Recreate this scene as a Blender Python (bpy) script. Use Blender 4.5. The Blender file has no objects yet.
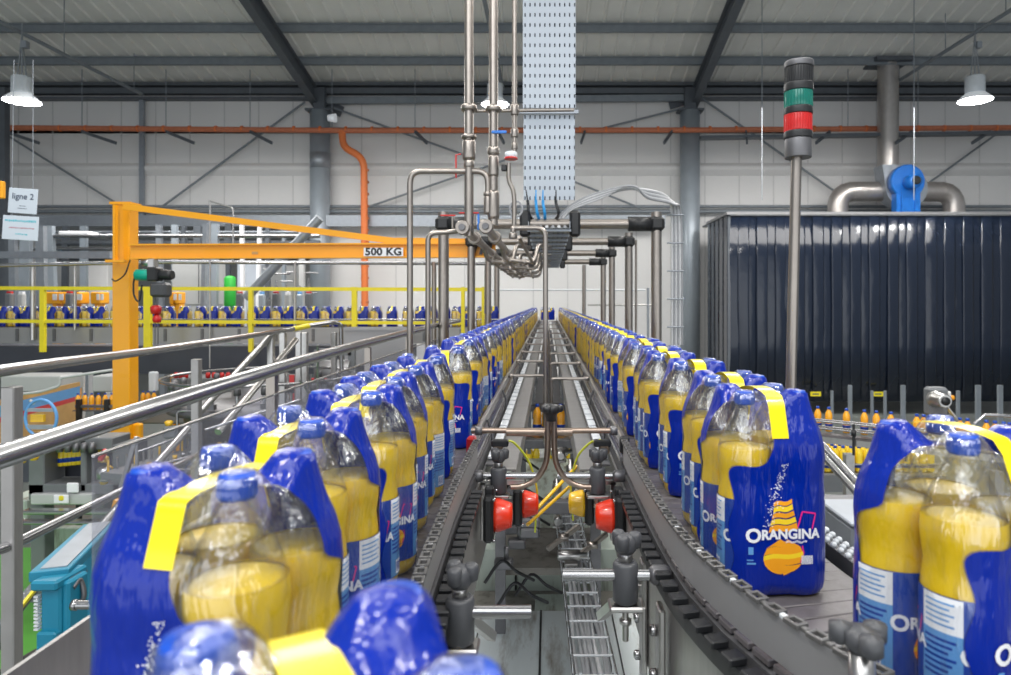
import bpy, bmesh, math, random
from mathutils import Vector, Matrix
random.seed(7)
PI = math.pi
S = bpy.context.scene
C = S.collection
ZC = 3.0                     # camera height over the hall floor
F, CX, CY = 674.0, 548.0, 302.0
def P(px, py, d):            # point that appears at pixel px,py at distance d
    return Vector(((px-CX)/F*d, d, ZC+(CY-py)/F*d))
def X(px, d): return (px-CX)/F*d
def Z(py, d): return ZC+(CY-py)/F*d
# ---------------------------------------------------------------- camera, world, light
cam = bpy.data.cameras.new('camera'); co = bpy.data.objects.new('camera', cam); C.objects.link(co)
co.location = (0, 0, ZC); co.rotation_euler = (PI/2, 0, 0)
cam.sensor_width = 36; cam.lens = 24.0
cam.shift_x = -(CX-505.5)/1011; cam.shift_y = -(337.5-CY)/1011
cam.clip_start = 0.02; cam.clip_end = 200
cam.dof.use_dof = True; cam.dof.focus_distance = 1.9; cam.dof.aperture_fstop = 6.3
S.camera = co
S.view_settings.view_transform = 'Standard'; S.view_settings.look = 'None'
S.view_settings.gamma = 1; S.view_settings.exposure = 0.0; S.view_settings.use_curve_mapping = False
S.cycles.transparent_max_bounces = 16
w = bpy.data.worlds.new('world'); S.world = w; w.use_nodes = True
bg = w.node_tree.nodes['Background']; bg.inputs[0].default_value = (0.86, 0.93, 1.0, 1); bg.inputs[1].default_value = 0.33
def area(name, loc, size, power, rot=(0, 0, 0), col=(1, 0.97, 0.93)):
    l = bpy.data.lights.new(name, 'AREA'); l.shape = 'RECTANGLE'; l.size, l.size_y = size; l.energy = power; l.color = col
    o = bpy.data.objects.new(name, l); C.objects.link(o); o.location = loc; o.rotation_euler = rot
    return o
for lx_, ly_ in ((-2.4, -.6), (2.6, -.4), (-3.2, 3.4), (3.4, 3.2), (-4.2, 8), (4.4, 8)):
    area('highlight_fill', (lx_, ly_, 8.2), (.7, .7), 150)  # unseen small lights added overhead for sharp highlights on the film
area('overhead_fill', (0, 6, 9.3), (14, 5), 250)  # added broad fill panels overhead, brightening the hall and its back wall
area('overhead_fill', (-7, 15, 7.9), (9, 4), 880)
area('overhead_fill', (7, 15, 7.9), (9, 4), 800)
area('overhead_fill', (0, -3, 8.5), (14, 4), 500, (math.radians(-25), 0, 0))
area('side_hall_light', (-10, 29, 6.5), (14, 5), 260)
area('rear_fill', (-1.5, -3.5, 7.0), (8, 3), 220, (math.radians(50), 0, 0), (0.95, 0.98, 1))  # added fill from above and behind the camera, no door there
area('rear_fill', (0, -7, 2.6), (34, 5), 760, (math.radians(108), 0, 0), (0.95, 0.98, 1))  # added uplight behind the camera, lifting the dark roof and pack fronts

# ---------------------------------------------------------------- materials
def nt(name):
    m = bpy.data.materials.new(name); m.use_nodes = True
    t = m.node_tree; t.nodes.clear()
    o = t.nodes.new('ShaderNodeOutputMaterial')
    return m, t, o
def N(t, kind, **kw):
    n = t.nodes.new(kind)
    for k, v in kw.items():
        if k in n.inputs: n.inputs[k].default_value = v
        else: setattr(n, k, v)
    return n
def pm(name, col, rough=0.5, metal=0.0, var=0.12, scale=6.0, bump=0.0, stretch=(1, 1, 1), coat=0.0, emit=None, es=0.0, dirt=None, dirtscale=3.0):
    m, t, o = nt(name)
    b = N(t, 'ShaderNodeBsdfPrincipled'); t.links.new(b.outputs[0], o.inputs[0])
    b.inputs['Metallic'].default_value = metal; b.inputs['Roughness'].default_value = rough
    if coat: b.inputs['Coat Weight'].default_value = coat; b.inputs['Coat Roughness'].default_value = 0.08
    tc = N(t, 'ShaderNodeTexCoord'); mp = N(t, 'ShaderNodeMapping'); mp.inputs['Scale'].default_value = stretch
    t.links.new(tc.outputs['Object'], mp.inputs[0])
    no = N(t, 'ShaderNodeTexNoise'); no.inputs['Scale'].default_value = scale; no.inputs['Detail'].default_value = 3
    t.links.new(mp.outputs[0], no.inputs[0])
    mx = N(t, 'ShaderNodeMix', data_type='RGBA')
    c2 = tuple(max(0, c*(1-var)) for c in col); c1 = tuple(min(1, c*(1+var)) for c in col)
    mx.inputs[6].default_value = (*c1, 1); mx.inputs[7].default_value = (*c2, 1)
    t.links.new(no.outputs[0], mx.inputs[0]); out = mx.outputs[2]
    if dirt:
        n2 = N(t, 'ShaderNodeTexNoise'); n2.inputs['Scale'].default_value = dirtscale; n2.inputs['Detail'].default_value = 6; n2.inputs['Roughness'].default_value = .7
        t.links.new(mp.outputs[0], n2.inputs[0])
        r = N(t, 'ShaderNodeMapRange'); r.inputs[1].default_value = .5; r.inputs[2].default_value = .68
        t.links.new(n2.outputs[0], r.inputs[0])
        m2 = N(t, 'ShaderNodeMix', data_type='RGBA'); m2.inputs[7].default_value = (*dirt, 1)
        t.links.new(r.outputs[0], m2.inputs[0]); t.links.new(out, m2.inputs[6]); out = m2.outputs[2]
    t.links.new(out, b.inputs['Base Color'])
    if bump:
        bp = N(t, 'ShaderNodeBump'); bp.inputs['Strength'].default_value = bump; bp.inputs['Distance'].default_value = .01
        t.links.new(no.outputs[0], bp.inputs['Height']); t.links.new(bp.outputs[0], b.inputs['Normal'])
    if emit:
        b.inputs['Emission Color'].default_value = (*emit, 1); b.inputs['Emission Strength'].default_value = es
    return m
M = {}
M['steel'] = pm('stainless_steel', (.52, .51, .50), .28, 1, .15, 30)
M['tube'] = pm('polished_tube', (.43, .43, .44), .24, 1, .1, 12)
M['warm'] = pm('warm_stainless', (.36, .325, .295), .34, 1, .15, 20)
M['rustrod'] = pm('bronzed_steel', (.40, .31, .25), .33, 1, .25, 40)
M['darksteel'] = pm('dark_steel', (.17, .17, .18), .45, .7, .25, 20)
M['plate'] = pm('brushed_plate', (.40, .39, .385), .42, .8, .18, 9, stretch=(1, 8, 1))
M['galv'] = pm('galvanised_steel', (.34, .37, .41), .45, .6, .15, 10)
M['col'] = pm('column_paint', (.37, .42, .47), .35, .25, .12, 3)
M['struct'] = pm('grey_steelwork', (.11, .125, .145), .5, .1, .2, 5)
M['purlin'] = pm('purlin_steel', (.24, .27, .30), .5, .2, .2, 5)
M['black'] = pm('black_plastic', (.015, .016, .018), .4, 0, .3, 20)
M['grey_pl'] = pm('grey_plastic', (.06, .063, .07), .45, 0, .2, 20)
M['belt'] = pm('belt_slat', (.13, .12, .125), .42, .1, .2, 12, dirt=(.07, .062, .06), dirtscale=7)
M['link'] = pm('chain_link', (.13, .128, .126), .38, .4, .25, 30)
M['whitestud'] = pm('white_stud', (.66, .69, .72), .4, 0, .1, 20)
M['yellow'] = pm('yellow_tape', (.95, .76, .0), .28, 0, .03, 8, coat=.5)
M['railyel'] = pm('yellow_paint', (.78, .66, .02), .4, 0, .1, 10)
M['crane'] = pm('orange_crane_paint', (.93, .40, .005), .38, 0, .05, 3, coat=.2)
M['pipeor'] = pm('orange_pipe_paint', (.62, .20, .10), .5, 0, .2, 12)
M['pipeor2'] = pm('bright_orange_paint', (.85, .22, .06), .5, 0, .12, 12)
M['red'] = pm('red_plastic', (.56, .012, .012), .35, 0, .1, 10, coat=.3)
M['redlens'] = pm('red_lens', (.78, .035, .008), .3, 0, .2, 30, coat=.4)
M['yellens'] = pm('yellow_lens', (.85, .5, .02), .22, 0, .15, 30, coat=.7)
M['green'] = pm('green_lens', (.0, .16, .12), .25, 0, .15, 30, coat=.6)
M['greenp'] = pm('green_paint', (.03, .42, .05), .4, 0, .1, 5)
M['tealp'] = pm('teal_paint', (.01, .20, .32), .42, 0, .12, 5)
M['hoist'] = pm('hoist_teal', (.0, .36, .25), .4, 0, .12, 5)
M['bluep'] = pm('blue_machine_paint', (.01, .17, .62), .35, 0, .15, 6, coat=.3)
M['bluecable'] = pm('blue_cable', (.02, .30, .70), .4, 0, .1, 5)
M['cap'] = pm('blue_cap', (.001, .06, .44), .35, 0, .08, 20, coat=.2)
M['orjuice'] = pm('orange_drink', (.93, .42, .02), .25, 0, .06, 10, coat=.5)
M['yejuice'] = pm('yellow_drink', (.95, .68, .03), .25, 0, .06, 10, coat=.5)
M['blueink'] = pm('blue_print', (.004, .05, .36), .35, 0, .05, 10)
M['lblue'] = pm('pale_blue_print', (.12, .33, .66), .4, 0, .08, 10)
M['white'] = pm('white_print', (.86, .87, .90), .4, 0, .03, 10)
M['orink'] = pm('orange_print', (.95, .38, .01), .4, 0, .03, 10)
M['yeink'] = pm('yellow_print', (.97, .68, .02), .4, 0, .03, 10)
M['pink'] = pm('pink_print', (.85, .02, .25), .4, 0, .03, 10)
M['wallm'] = pm('wall_panel_paint', (.80, .795, .79), .55, 0, .03, .6)
M['wallj'] = pm('wall_joint', (.62, .62, .62), .6, 0, .05, 2)
M['floor'] = pm('epoxy_floor', (.16, .175, .165), .3, 0, .25, 1.2, dirt=(.09, .09, .085), dirtscale=.8)
M['floorg'] = pm('green_epoxy_floor', (.10, .36, .05), .3, 0, .15, 1.5)
M['cab'] = pm('machine_grey', (.17, .18, .19), .45, .1, .12, 3)
M['cablt'] = pm('cabinet_grey', (.50, .51, .51), .5, .0, .08, 2)
M['panelm'] = pm('pale_cover_plate', (.66, .72, .73), .4, .0, .12, 4, dirt=(.22, .19, .15), dirtscale=2.2, stretch=(3, .6, 1))
M['dirty'] = pm('dirty_tray', (.20, .19, .17), .5, .2, .3, 9, dirt=(.05, .04, .03), dirtscale=9)
M['greenish'] = pm('stained_green_panel', (.42, .48, .43), .45, .0, .15, 4, dirt=(.12, .10, .06), dirtscale=3, stretch=(4, 1, .5))
M['darkband'] = pm('dark_conveyor_side', (.06, .065, .085), .5, .2, .15, 3)
M['alu'] = pm('aluminium_sheet', (.36, .36, .37), .42, .6, .1, 2)
M['cable'] = pm('grey_cable', (.33, .34, .36), .5, 0, .1, 10)
M['cablew'] = pm('white_cable', (.62, .63, .65), .5, 0, .1, 10)
M['yelcable'] = pm('yellow_cable', (.70, .75, .05), .4, 0, .1, 10)
M['paper'] = pm('paper_board', (.60, .66, .74), .6, 0, .05, 4)
M['inkdark'] = pm('dark_ink', (.03, .05, .10), .6, 0, .1, 5)
M['inkcyan'] = pm('cyan_ink', (.12, .50, .60), .6, 0, .2, 60)
M['inkred'] = pm('red_ink', (.50, .25, .30), .6, 0, .2, 60)
M['wood'] = pm('tan_board', (.55, .33, .12), .6, 0, .2, 6)
M['duct'] = pm('spiral_duct', (.50, .47, .45), .35, .75, .12, 8)
M['lampglow'] = pm('lamp_glow', (1, 1, 1), .5, 0, 0, 1, emit=(1, .99, .96), es=9)
M['lampmetal'] = pm('lamp_housing', (.72, .77, .82), .3, .0, .08, 5)
M['lampshade'] = pm('lamp_shade', (.80, .84, .88), .3, .2, .05, 5, emit=(.9, .95, 1), es=.25)

def clear_shader(t, base, spec, streak_scale, mp):
    tr = N(t, 'ShaderNodeBsdfTransparent'); tr.inputs[0].default_value = (.97, .975, .98, 1)
    gl = N(t, 'ShaderNodeBsdfGlossy'); gl.inputs['Color'].default_value = (*spec, 1); gl.inputs['Roughness'].default_value = .13
    lw = N(t, 'ShaderNodeLayerWeight'); lw.inputs[0].default_value = .35
    no = N(t, 'ShaderNodeTexNoise'); no.inputs['Scale'].default_value = streak_scale; no.inputs['Detail'].default_value = 2
    t.links.new(mp.outputs[0], no.inputs[0])
    r = N(t, 'ShaderNodeMapRange'); r.inputs[1].default_value = .48; r.inputs[2].default_value = .75; r.inputs[3].default_value = base; r.inputs[4].default_value = base+.16
    t.links.new(no.outputs[0], r.inputs[0])
    m1 = N(t, 'ShaderNodeMath', operation='MULTIPLY'); m1.inputs[1].default_value = .34
    t.links.new(lw.outputs['Facing'], m1.inputs[0])
    ad = N(t, 'ShaderNodeMath', operation='ADD', use_clamp=True)
    t.links.new(m1.outputs[0], ad.inputs[0]); t.links.new(r.outputs[0], ad.inputs[1])
    bp = N(t, 'ShaderNodeBump'); bp.inputs['Strength'].default_value = .8; bp.inputs['Distance'].default_value = .004
    t.links.new(no.outputs[0], bp.inputs['Height']); t.links.new(bp.outputs[0], gl.inputs['Normal'])
    mx = N(t, 'ShaderNodeMixShader'); t.links.new(ad.outputs[0], mx.inputs[0])
    t.links.new(tr.outputs[0], mx.inputs[1]); t.links.new(gl.outputs[0], mx.inputs[2])
    return mx, no
def make_film():
    m, t, o = nt('printed_shrink_film')
    tc = N(t, 'ShaderNodeTexCoord'); mp = N(t, 'ShaderNodeMapping'); mp.inputs['Scale'].default_value = (1, 1, .22)
    t.links.new(tc.outputs['Object'], mp.inputs[0])
    cl, no = clear_shader(t, .08, (.92, .95, 1.0), 95, mp)
    b = N(t, 'ShaderNodeBsdfPrincipled'); b.inputs['Base Color'].default_value = (.0, .018, .29, 1)
    b.inputs['Roughness'].default_value = .3; b.inputs['Specular IOR Level'].default_value = .15; b.inputs['Coat Weight'].default_value = .75; b.inputs['Coat Roughness'].default_value = .10; b.inputs['Coat IOR'].default_value = 1.45
    bp = N(t, 'ShaderNodeBump'); bp.inputs['Strength'].default_value = .8; bp.inputs['Distance'].default_value = .004
    t.links.new(no.outputs[0], bp.inputs['Height']); t.links.new(bp.outputs[0], b.inputs['Normal']); t.links.new(bp.outputs[0], b.inputs['Coat Normal'])
    at = N(t, 'ShaderNodeAttribute', attribute_name='window')
    r = N(t, 'ShaderNodeMapRange'); r.inputs[1].default_value = -.0008; r.inputs[2].default_value = .0008
    t.links.new(at.outputs['Fac'], r.inputs[0])
    mx = N(t, 'ShaderNodeMixShader'); t.links.new(r.outputs[0], mx.inputs[0])
    t.links.new(b.outputs[0], mx.inputs[1]); t.links.new(cl.outputs[0], mx.inputs[2]); t.links.new(mx.outputs[0], o.inputs[0])
    return m
M['film'] = make_film()
def make_pet():
    m, t, o = nt('clear_bottle_plastic')
    tc = N(t, 'ShaderNodeTexCoord'); mp = N(t, 'ShaderNodeMapping'); t.links.new(tc.outputs['Object'], mp.inputs[0])
    cl, no = clear_shader(t, .05, (.85, .87, .9), 60, mp)
    t.links.new(cl.outputs[0], o.inputs[0]); return m
M['pet'] = make_pet()
def make_glass():
    m, t, o = nt('plexiglass')
    tr = N(t, 'ShaderNodeBsdfTransparent'); tr.inputs[0].default_value = (.88, .89, .92, 1)
    gl = N(t, 'ShaderNodeBsdfPrincipled'); gl.inputs['Base Color'].default_value = (.45, .45, .5, 1); gl.inputs['Roughness'].default_value = .1
    mx = N(t, 'ShaderNodeMixShader'); mx.inputs[0].default_value = .16
    t.links.new(tr.outputs[0], mx.inputs[1]); t.links.new(gl.outputs[0], mx.inputs[2]); t.links.new(mx.outputs[0], o.inputs[0]); return m
M['glass'] = make_glass()
def juice(name, ca, cb):
    m, t, o = nt(name)
    b = N(t, 'ShaderNodeBsdfPrincipled'); b.inputs['Roughness'].default_value = .35; b.inputs['Coat Weight'].default_value = .15
    b.inputs['Subsurface Weight'].default_value = 0
    tc = N(t, 'ShaderNodeTexCoord'); no = N(t, 'ShaderNodeTexNoise'); no.inputs['Scale'].default_value = 22
    t.links.new(tc.outputs['Object'], no.inputs[0])
    mx = N(t, 'ShaderNodeMix', data_type='RGBA'); mx.inputs[6].default_value = (*ca, 1); mx.inputs[7].default_value = (*cb, 1)
    t.links.new(no.outputs[0], mx.inputs[0]); t.links.new(mx.outputs[2], b.inputs['Base Color']); t.links.new(b.outputs[0], o.inputs[0])
    return m
M['juice'] = juice('yellow_juice', (.90, .63, .002), (.70, .46, .001))
def slots(name, col, hole, sx, sz, wfrac, hfrac, axes=(0, 2), holemix=True):
    """sheet with rows of small punched slots, really see-through"""
    m, t, o = nt(name)
    tc = N(t, 'ShaderNodeTexCoord'); sp = N(t, 'ShaderNodeSeparateXYZ'); t.links.new(tc.outputs['Object'], sp.inputs[0])
    def frac(idx, s, off=None):
        a = N(t, 'ShaderNodeMath', operation='MULTIPLY'); a.inputs[1].default_value = 1/s; t.links.new(sp.outputs[idx], a.inputs[0])
        src = a.outputs[0]
        if off is not None:
            b = N(t, 'ShaderNodeMath', operation='ADD'); t.links.new(src, b.inputs[0]); t.links.new(off, b.inputs[1]); src = b.outputs[0]
        f = N(t, 'ShaderNodeMath', operation='FRACT'); t.links.new(src, f.inputs[0])
        return a.outputs[0], f.outputs[0]
    za, zf = frac(axes[1], sz)
    xa, xf = frac(axes[0], sx)
    l1 = N(t, 'ShaderNodeMath', operation='LESS_THAN'); l1.inputs[1].default_value = wfrac; t.links.new(xf, l1.inputs[0])
    l2 = N(t, 'ShaderNodeMath', operation='LESS_THAN'); l2.inputs[1].default_value = hfrac; t.links.new(zf, l2.inputs[0])
    mu = N(t, 'ShaderNodeMath', operation='MULTIPLY'); t.links.new(l1.outputs[0], mu.inputs[0]); t.links.new(l2.outputs[0], mu.inputs[1])
    b = N(t, 'ShaderNodeBsdfPrincipled'); b.inputs['Base Color'].default_value = (*col, 1); b.inputs['Metallic'].default_value = .35; b.inputs['Roughness'].default_value = .4
    tr = N(t, 'ShaderNodeBsdfTransparent'); tr.inputs[0].default_value = (*hole, 1)
    mx = N(t, 'ShaderNodeMixShader'); t.links.new(mu.outputs[0], mx.inputs[0]); t.links.new(b.outputs[0], mx.inputs[1]); t.links.new(tr.outputs[0], mx.inputs[2])
    t.links.new(mx.outputs[0], o.inputs[0]); return m
M['perf'] = slots('perforated_galvanised', (.40, .445, .50), (.3, .32, .36), .0415, .085, .24, .36)
M['perfy'] = slots('perforated_tray_floor', (.30, .32, .33), (.55, .55, .58), .0415, .12, .3, .5, axes=(0, 1))
def curtain_mat():
    m, t, o = nt('dark_blue_strip_pvc')
    b = N(t, 'ShaderNodeBsdfPrincipled'); b.inputs['Base Color'].default_value = (.010, .016, .032, 1); b.inputs['Roughness'].default_value = .19
    b.inputs['Coat Weight'].default_value = .15
    tc = N(t, 'ShaderNodeTexCoord'); mp = N(t, 'ShaderNodeMapping'); mp.inputs['Scale'].default_value = (1, 1, .5)
    t.links.new(tc.outputs['Object'], mp.inputs[0]); no = N(t, 'ShaderNodeTexNoise'); no.inputs['Scale'].default_value = 2.5
    t.links.new(mp.outputs[0], no.inputs[0]); bp = N(t, 'ShaderNodeBump'); bp.inputs['Strength'].default_value = .35; bp.inputs['Distance'].default_value = .05
    t.links.new(no.outputs[0], bp.inputs['Height']); t.links.new(bp.outputs[0], b.inputs['Normal']); t.links.new(b.outputs[0], o.inputs[0]); return m
M['curtain'] = curtain_mat()
M['roofm'] = pm('roof_sheet', (.84, .84, .81), .6, 0, .08, 1.5)

# ---------------------------------------------------------------- mesh helpers
class MB:
    def __init__(s): s.v = []; s.f = []; s.m = []; s.sm = []
    def add(s, vs, fs, mi=0, smooth=False):
        n = len(s.v); s.v += [tuple(v) for v in vs]
        for f in fs: s.f.append(tuple(i+n for i in f)); s.m.append(mi); s.sm.append(smooth)
        return s
    def box(s, c, d, mi=0, rot=None, bev=0.0):
        x, y, z = d[0]/2, d[1]/2, d[2]/2
        b = min(bev, x*.9, y*.9, z*.9)
        if b > 0:
            vs = []; idx = {}
            for sx in (-1, 1):
                for sy in (-1, 1):
                    for sz in (-1, 1):
                        for k, q in enumerate(((x, y-b, z-b), (x-b, y, z-b), (x-b, y-b, z))):
                            idx[(sx, sy, sz, k)] = len(vs); vs.append(Vector((sx*q[0], sy*q[1], sz*q[2])))
            fs = []
            ax = [(0, 1, 2), (1, 0, 2), (2, 0, 1)]
            for k, a, c2 in ax:
                for sg in (-1, 1):
                    q = []
                    for (u, v) in ((-1, -1), (1, -1), (1, 1), (-1, 1)):
                        t = [0, 0, 0]; t[k] = sg; t[a] = u; t[c2] = v; q.append(idx[(*t, k)])
                    fs.append(q)
            for k, a, c2 in ax:        # edges parallel to axis k, between faces a and c2
                for u in (-1, 1):
                    for v in (-1, 1):
                        q = []
                        for sg, ff in ((-1, a), (1, a), (1, c2), (-1, c2)):
                            t = [0, 0, 0]; t[k] = sg; t[a] = u; t[c2] = v; q.append(idx[(*t, ff)])
                        fs.append(q)
            for sx in (-1, 1):
                for sy in (-1, 1):
                    for sz in (-1, 1): fs.append([idx[(sx, sy, sz, k)] for k in range(3)])
        else:
            vs = [Vector((a*x, b2*y, c2*z)) for a in (-1, 1) for b2 in (-1, 1) for c2 in (-1, 1)]
            fs = [(0, 1, 3, 2), (4, 6, 7, 5), (0, 4, 5, 1), (2, 3, 7, 6), (0, 2, 6, 4), (1, 5, 7, 3)]
        if rot is not None: vs = [rot @ v for v in vs]
        cc = Vector(c)
        return s.add([v+cc for v in vs], fs, mi)
    def beam(s, a, b, w, h, mi=0, up=Vector((0, 0, 1)), bev=0.0):   # box from a to b
        a, b = Vector(a), Vector(b); d = b-a; L = d.length; d = d/L
        if abs(d.dot(up)) > .99: up = Vector((0, 1, 0))
        sd = d.cross(up).normalized(); u2 = sd.cross(d)
        R = Matrix((sd, d, u2)).transposed()
        return s.box((a+b)/2, (w, L, h), mi, R, bev)
    def ibeam(s, a, b, w, h, t, mi=0, up=Vector((0, 0, 1))):
        a, b = Vector(a), Vector(b); d = (b-a).normalized(); sd = d.cross(up).normalized(); u2 = sd.cross(d)
        s.beam(a+u2*(h/2-t/2), b+u2*(h/2-t/2), w, t, mi, up); s.beam(a-u2*(h/2-t/2), b-u2*(h/2-t/2), w, t, mi, up)
        return s.beam(a, b, t, h-2*t, mi, up)
    def tube(s, pts, r, seg=10, mi=0, closed=False, cap=True):
        pts = [Vector(p) for p in pts]; n = len(pts); rs = r if isinstance(r, (list, tuple)) else [r]*n
        rings = []; prev = None
        for i, p in enumerate(pts):
            if closed: d = pts[(i+1) % n]-pts[i-1]
            else: d = pts[min(i+1, n-1)]-pts[max(i-1, 0)]
            if d.length < 1e-9: d = Vector((0, 0, 1))
            d.normalize()
            if prev is None:
                a = Vector((0, 0, 1)) if abs(d.z) < .9 else Vector((1, 0, 0)); u = d.cross(a).normalized()
            else:
                u = prev-d*prev.dot(d); u = u.normalized() if u.length > 1e-6 else d.orthogonal().normalized()
            prev = u; v = d.cross(u)
            rings.append([p+(u*math.cos(2*PI*k/seg)+v*math.sin(2*PI*k/seg))*rs[i] for k in range(seg)])
        vs = [v for rg in rings for v in rg]; fs = []
        for i in range(n if closed else n-1):
            j = (i+1) % n
            for k in range(seg): fs.append((i*seg+k, i*seg+(k+1) % seg, j*seg+(k+1) % seg, j*seg+k))
        s.add(vs, fs, mi, True)
        if cap and not closed:
            s.add(rings[0], [tuple(range(seg))[::-1]], mi); s.add(rings[-1], [tuple(range(seg))], mi)
        return s
    def lathe(s, prof, c=(0, 0, 0), axis='z', seg=24, mi=0, mf=None, smooth=True):   # prof: (z, r)
        c = Vector(c); vs = []
        for (z, r) in prof:
            for k in range(seg):
                a = 2*PI*k/seg; q = (r*math.cos(a), r*math.sin(a), z)
                if axis == 'x': q = (q[2], q[0], q[1])
                elif axis == 'y': q = (q[1], q[2], q[0])
                vs.append(c+Vector(q))
        n0 = len(prof)
        for i in range(n0-1):
            fs = [(i*seg+k, i*seg+(k+1) % seg, (i+1)*seg+(k+1) % seg, (i+1)*seg+k) for k in range(seg)]
            if i == 0: base = len(s.v); s.add(vs, fs, mf(prof[0][0]) if mf else mi, smooth)
            else:
                for f in fs: s.f.append(tuple(q+base for q in f)); s.m.append(mf(prof[i][0]) if mf else mi); s.sm.append(smooth)
        if prof[0][1] > 1e-4: s.f.append(tuple(base+k for k in range(seg))[::-1]); s.m.append(mf(prof[0][0]) if mf else mi); s.sm.append(False)
        if prof[-1][1] > 1e-4: s.f.append(tuple(base+(n0-1)*seg+k for k in range(seg))); s.m.append(mf(prof[-1][0]) if mf else mi); s.sm.append(False)
        return s
    def sweep(s, path, prof, mi=0, smooth=False):     # path [(x,y,z)], closed profile [(side offset, dz)], offset to the right of travel
        n = len(path); vs = []; m = len(prof)
        for i in range(n):
            a = Vector(path[max(i-1, 0)]); b = Vector(path[min(i+1, n-1)]); d = (b-a); d.z = 0; d.normalize()
            sd = Vector((d.y, -d.x, 0)); p = Vector(path[i])
            for (o, z) in prof: vs.append(p+sd*o+Vector((0, 0, z)))
        fs = [(i*m+k, (i+1)*m+k, (i+1)*m+(k+1) % m, i*m+(k+1) % m) for i in range(n-1) for k in range(m)]
        s.add(vs, fs, mi, smooth)
        s.add(vs[:m], [tuple(range(m))], mi); s.add(vs[-m:], [tuple(range(m))[::-1]], mi)
        return s
    def mesh(s, name, mats):
        me = bpy.data.meshes.new(name); me.from_pydata(s.v, [], s.f)
        for k in mats: me.materials.append(M[k])
        me.polygons.foreach_set('material_index', s.m); me.polygons.foreach_set('use_smooth', s.sm)
        bm = bmesh.new(); bm.from_mesh(me); bmesh.ops.recalc_face_normals(bm, faces=bm.faces); bm.to_mesh(me); bm.free()
        me.update(); return me
    def build(s, name, mats, parent=None, loc=None, **kw):
        if isinstance(mats, str): mats = [mats]
        o = bpy.data.objects.new(name, s.mesh(name, mats)); C.objects.link(o)
        if parent is not None:
            o.parent = parent; pl = abs_loc(parent)
            if loc is None: o.location = -pl if not kw.get('local') else (0, 0, 0)
            else: o.location = loc
        elif loc is not None: o.location = loc
        return o
def abs_loc(o):
    v = Vector(o.location)
    while o.parent: o = o.parent; v = v+Vector(o.location)
    return v
def tag(o, label, cat, group=None, kind=None):
    o['label'] = label; o['category'] = cat
    if group: o['group'] = group
    if kind: o['kind'] = kind
    return o
def empty(name, label, cat, loc=(0, 0, 0), group=None):
    o = bpy.data.objects.new(name, None); C.objects.link(o); o.location = loc; o.empty_display_size = .1
    return tag(o, label, cat, group)
def struct(o): o['kind'] = 'structure'; return o
def part(mb, name, mats, parent, label=None):      # geometry given in world coordinates
    o = mb.build(name, mats, parent)
    if label: o['label'] = label
    return o
def child(me, name, parent, loc=(0, 0, 0), rz=0):
    o = bpy.data.objects.new(name, me); C.objects.link(o); o.parent = parent; o.location = loc; o.rotation_euler = (0, 0, rz); return o
def dup_tree(o, parent=None):
    c = o.copy(); C.objects.link(c); c.parent = parent
    for ch in list(o.children): dup_tree(ch, c)
    return c
def bend(pts, r, n=5):      # rounded corners for a polyline
    pts = [Vector(p) for p in pts]; out = [pts[0]]
    for i in range(1, len(pts)-1):
        a, b, c = pts[i-1], pts[i], pts[i+1]; d1 = (a-b); d2 = (c-b); rr = min(r, d1.length*.49, d2.length*.49)
        p1 = b+d1.normalized()*rr; p2 = b+d2.normalized()*rr
        for k in range(n+1):
            t = k/n; out.append(p1*(1-t)**2+b*2*t*(1-t)+p2*t*t)
    out.append(pts[-1]); return out
def smooth_path(pts, n=8):      # catmull-rom
    pts = [Vector(p) for p in pts]; q = [pts[0]*2-pts[1]]+pts+[pts[-1]*2-pts[-2]]; out = []
    for i in range(1, len(q)-2):
        for k in range(n):
            t = k/n; a, b, c, d = q[i-1], q[i], q[i+1], q[i+2]
            out.append(.5*((2*b)+(c-a)*t+(2*a-5*b+4*c-d)*t*t+(3*b-a-3*c+d)*t**3))
    out.append(pts[-1]); return out
def text_mesh(txt, size, bold=0.0, spacing=1.0, cuts=0):
    cu = bpy.data.curves.new('t', 'FONT'); cu.body = txt; cu.size = size; cu.offset = bold; cu.space_character = spacing
    cu.align_x = 'CENTER'; cu.resolution_u = 3; cu.fill_mode = 'FRONT'
    o = bpy.data.objects.new('t', cu); C.objects.link(o)
    dg = bpy.context.evaluated_depsgraph_get(); me = bpy.data.meshes.new_from_object(o.evaluated_get(dg))
    bpy.data.objects.remove(o)
    bm = bmesh.new(); bm.from_mesh(me)
    bmesh.ops.triangulate(bm, faces=bm.faces)
    if cuts: bmesh.ops.subdivide_edges(bm, edges=bm.edges[:], cuts=cuts, use_grid_fill=True)
    vs = [(v.co.x, v.co.y) for v in bm.verts]; bm.verts.index_update(); fs = [tuple(v.index for v in f.verts) for f in bm.faces]
    bm.free(); bpy.data.meshes.remove(me); return vs, fs
ORD = ['first', 'second', 'third', 'fourth', 'fifth', 'sixth', 'seventh', 'eighth', 'ninth', 'tenth', 'eleventh', 'twelfth', 'thirteenth', 'fourteenth',
       'fifteenth', 'sixteenth', 'seventeenth', 'eighteenth', 'nineteenth', 'twentieth']
for tens in ('twenty', 'thirty', 'forty', 'fifty'):
    if tens != 'twenty': ORD.append(tens[:-1]+'ieth')
    ORD += [tens+'-'+q for q in ORD[:9]]

# ================================================================ THE HALL
WY = 22.0
BELT = ZC-.479
mb = MB().box((0, 15, -.05), (70, 50, .1)); struct(mb.build('floor', 'floor'))
mb = MB().box((-6.2, 5.6, .006), (5.4, 5.2, .012)); struct(mb.build('trim_1', 'floorg'))
def roofz(d): return ZC+7.08+.2*(WY-d)
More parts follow.
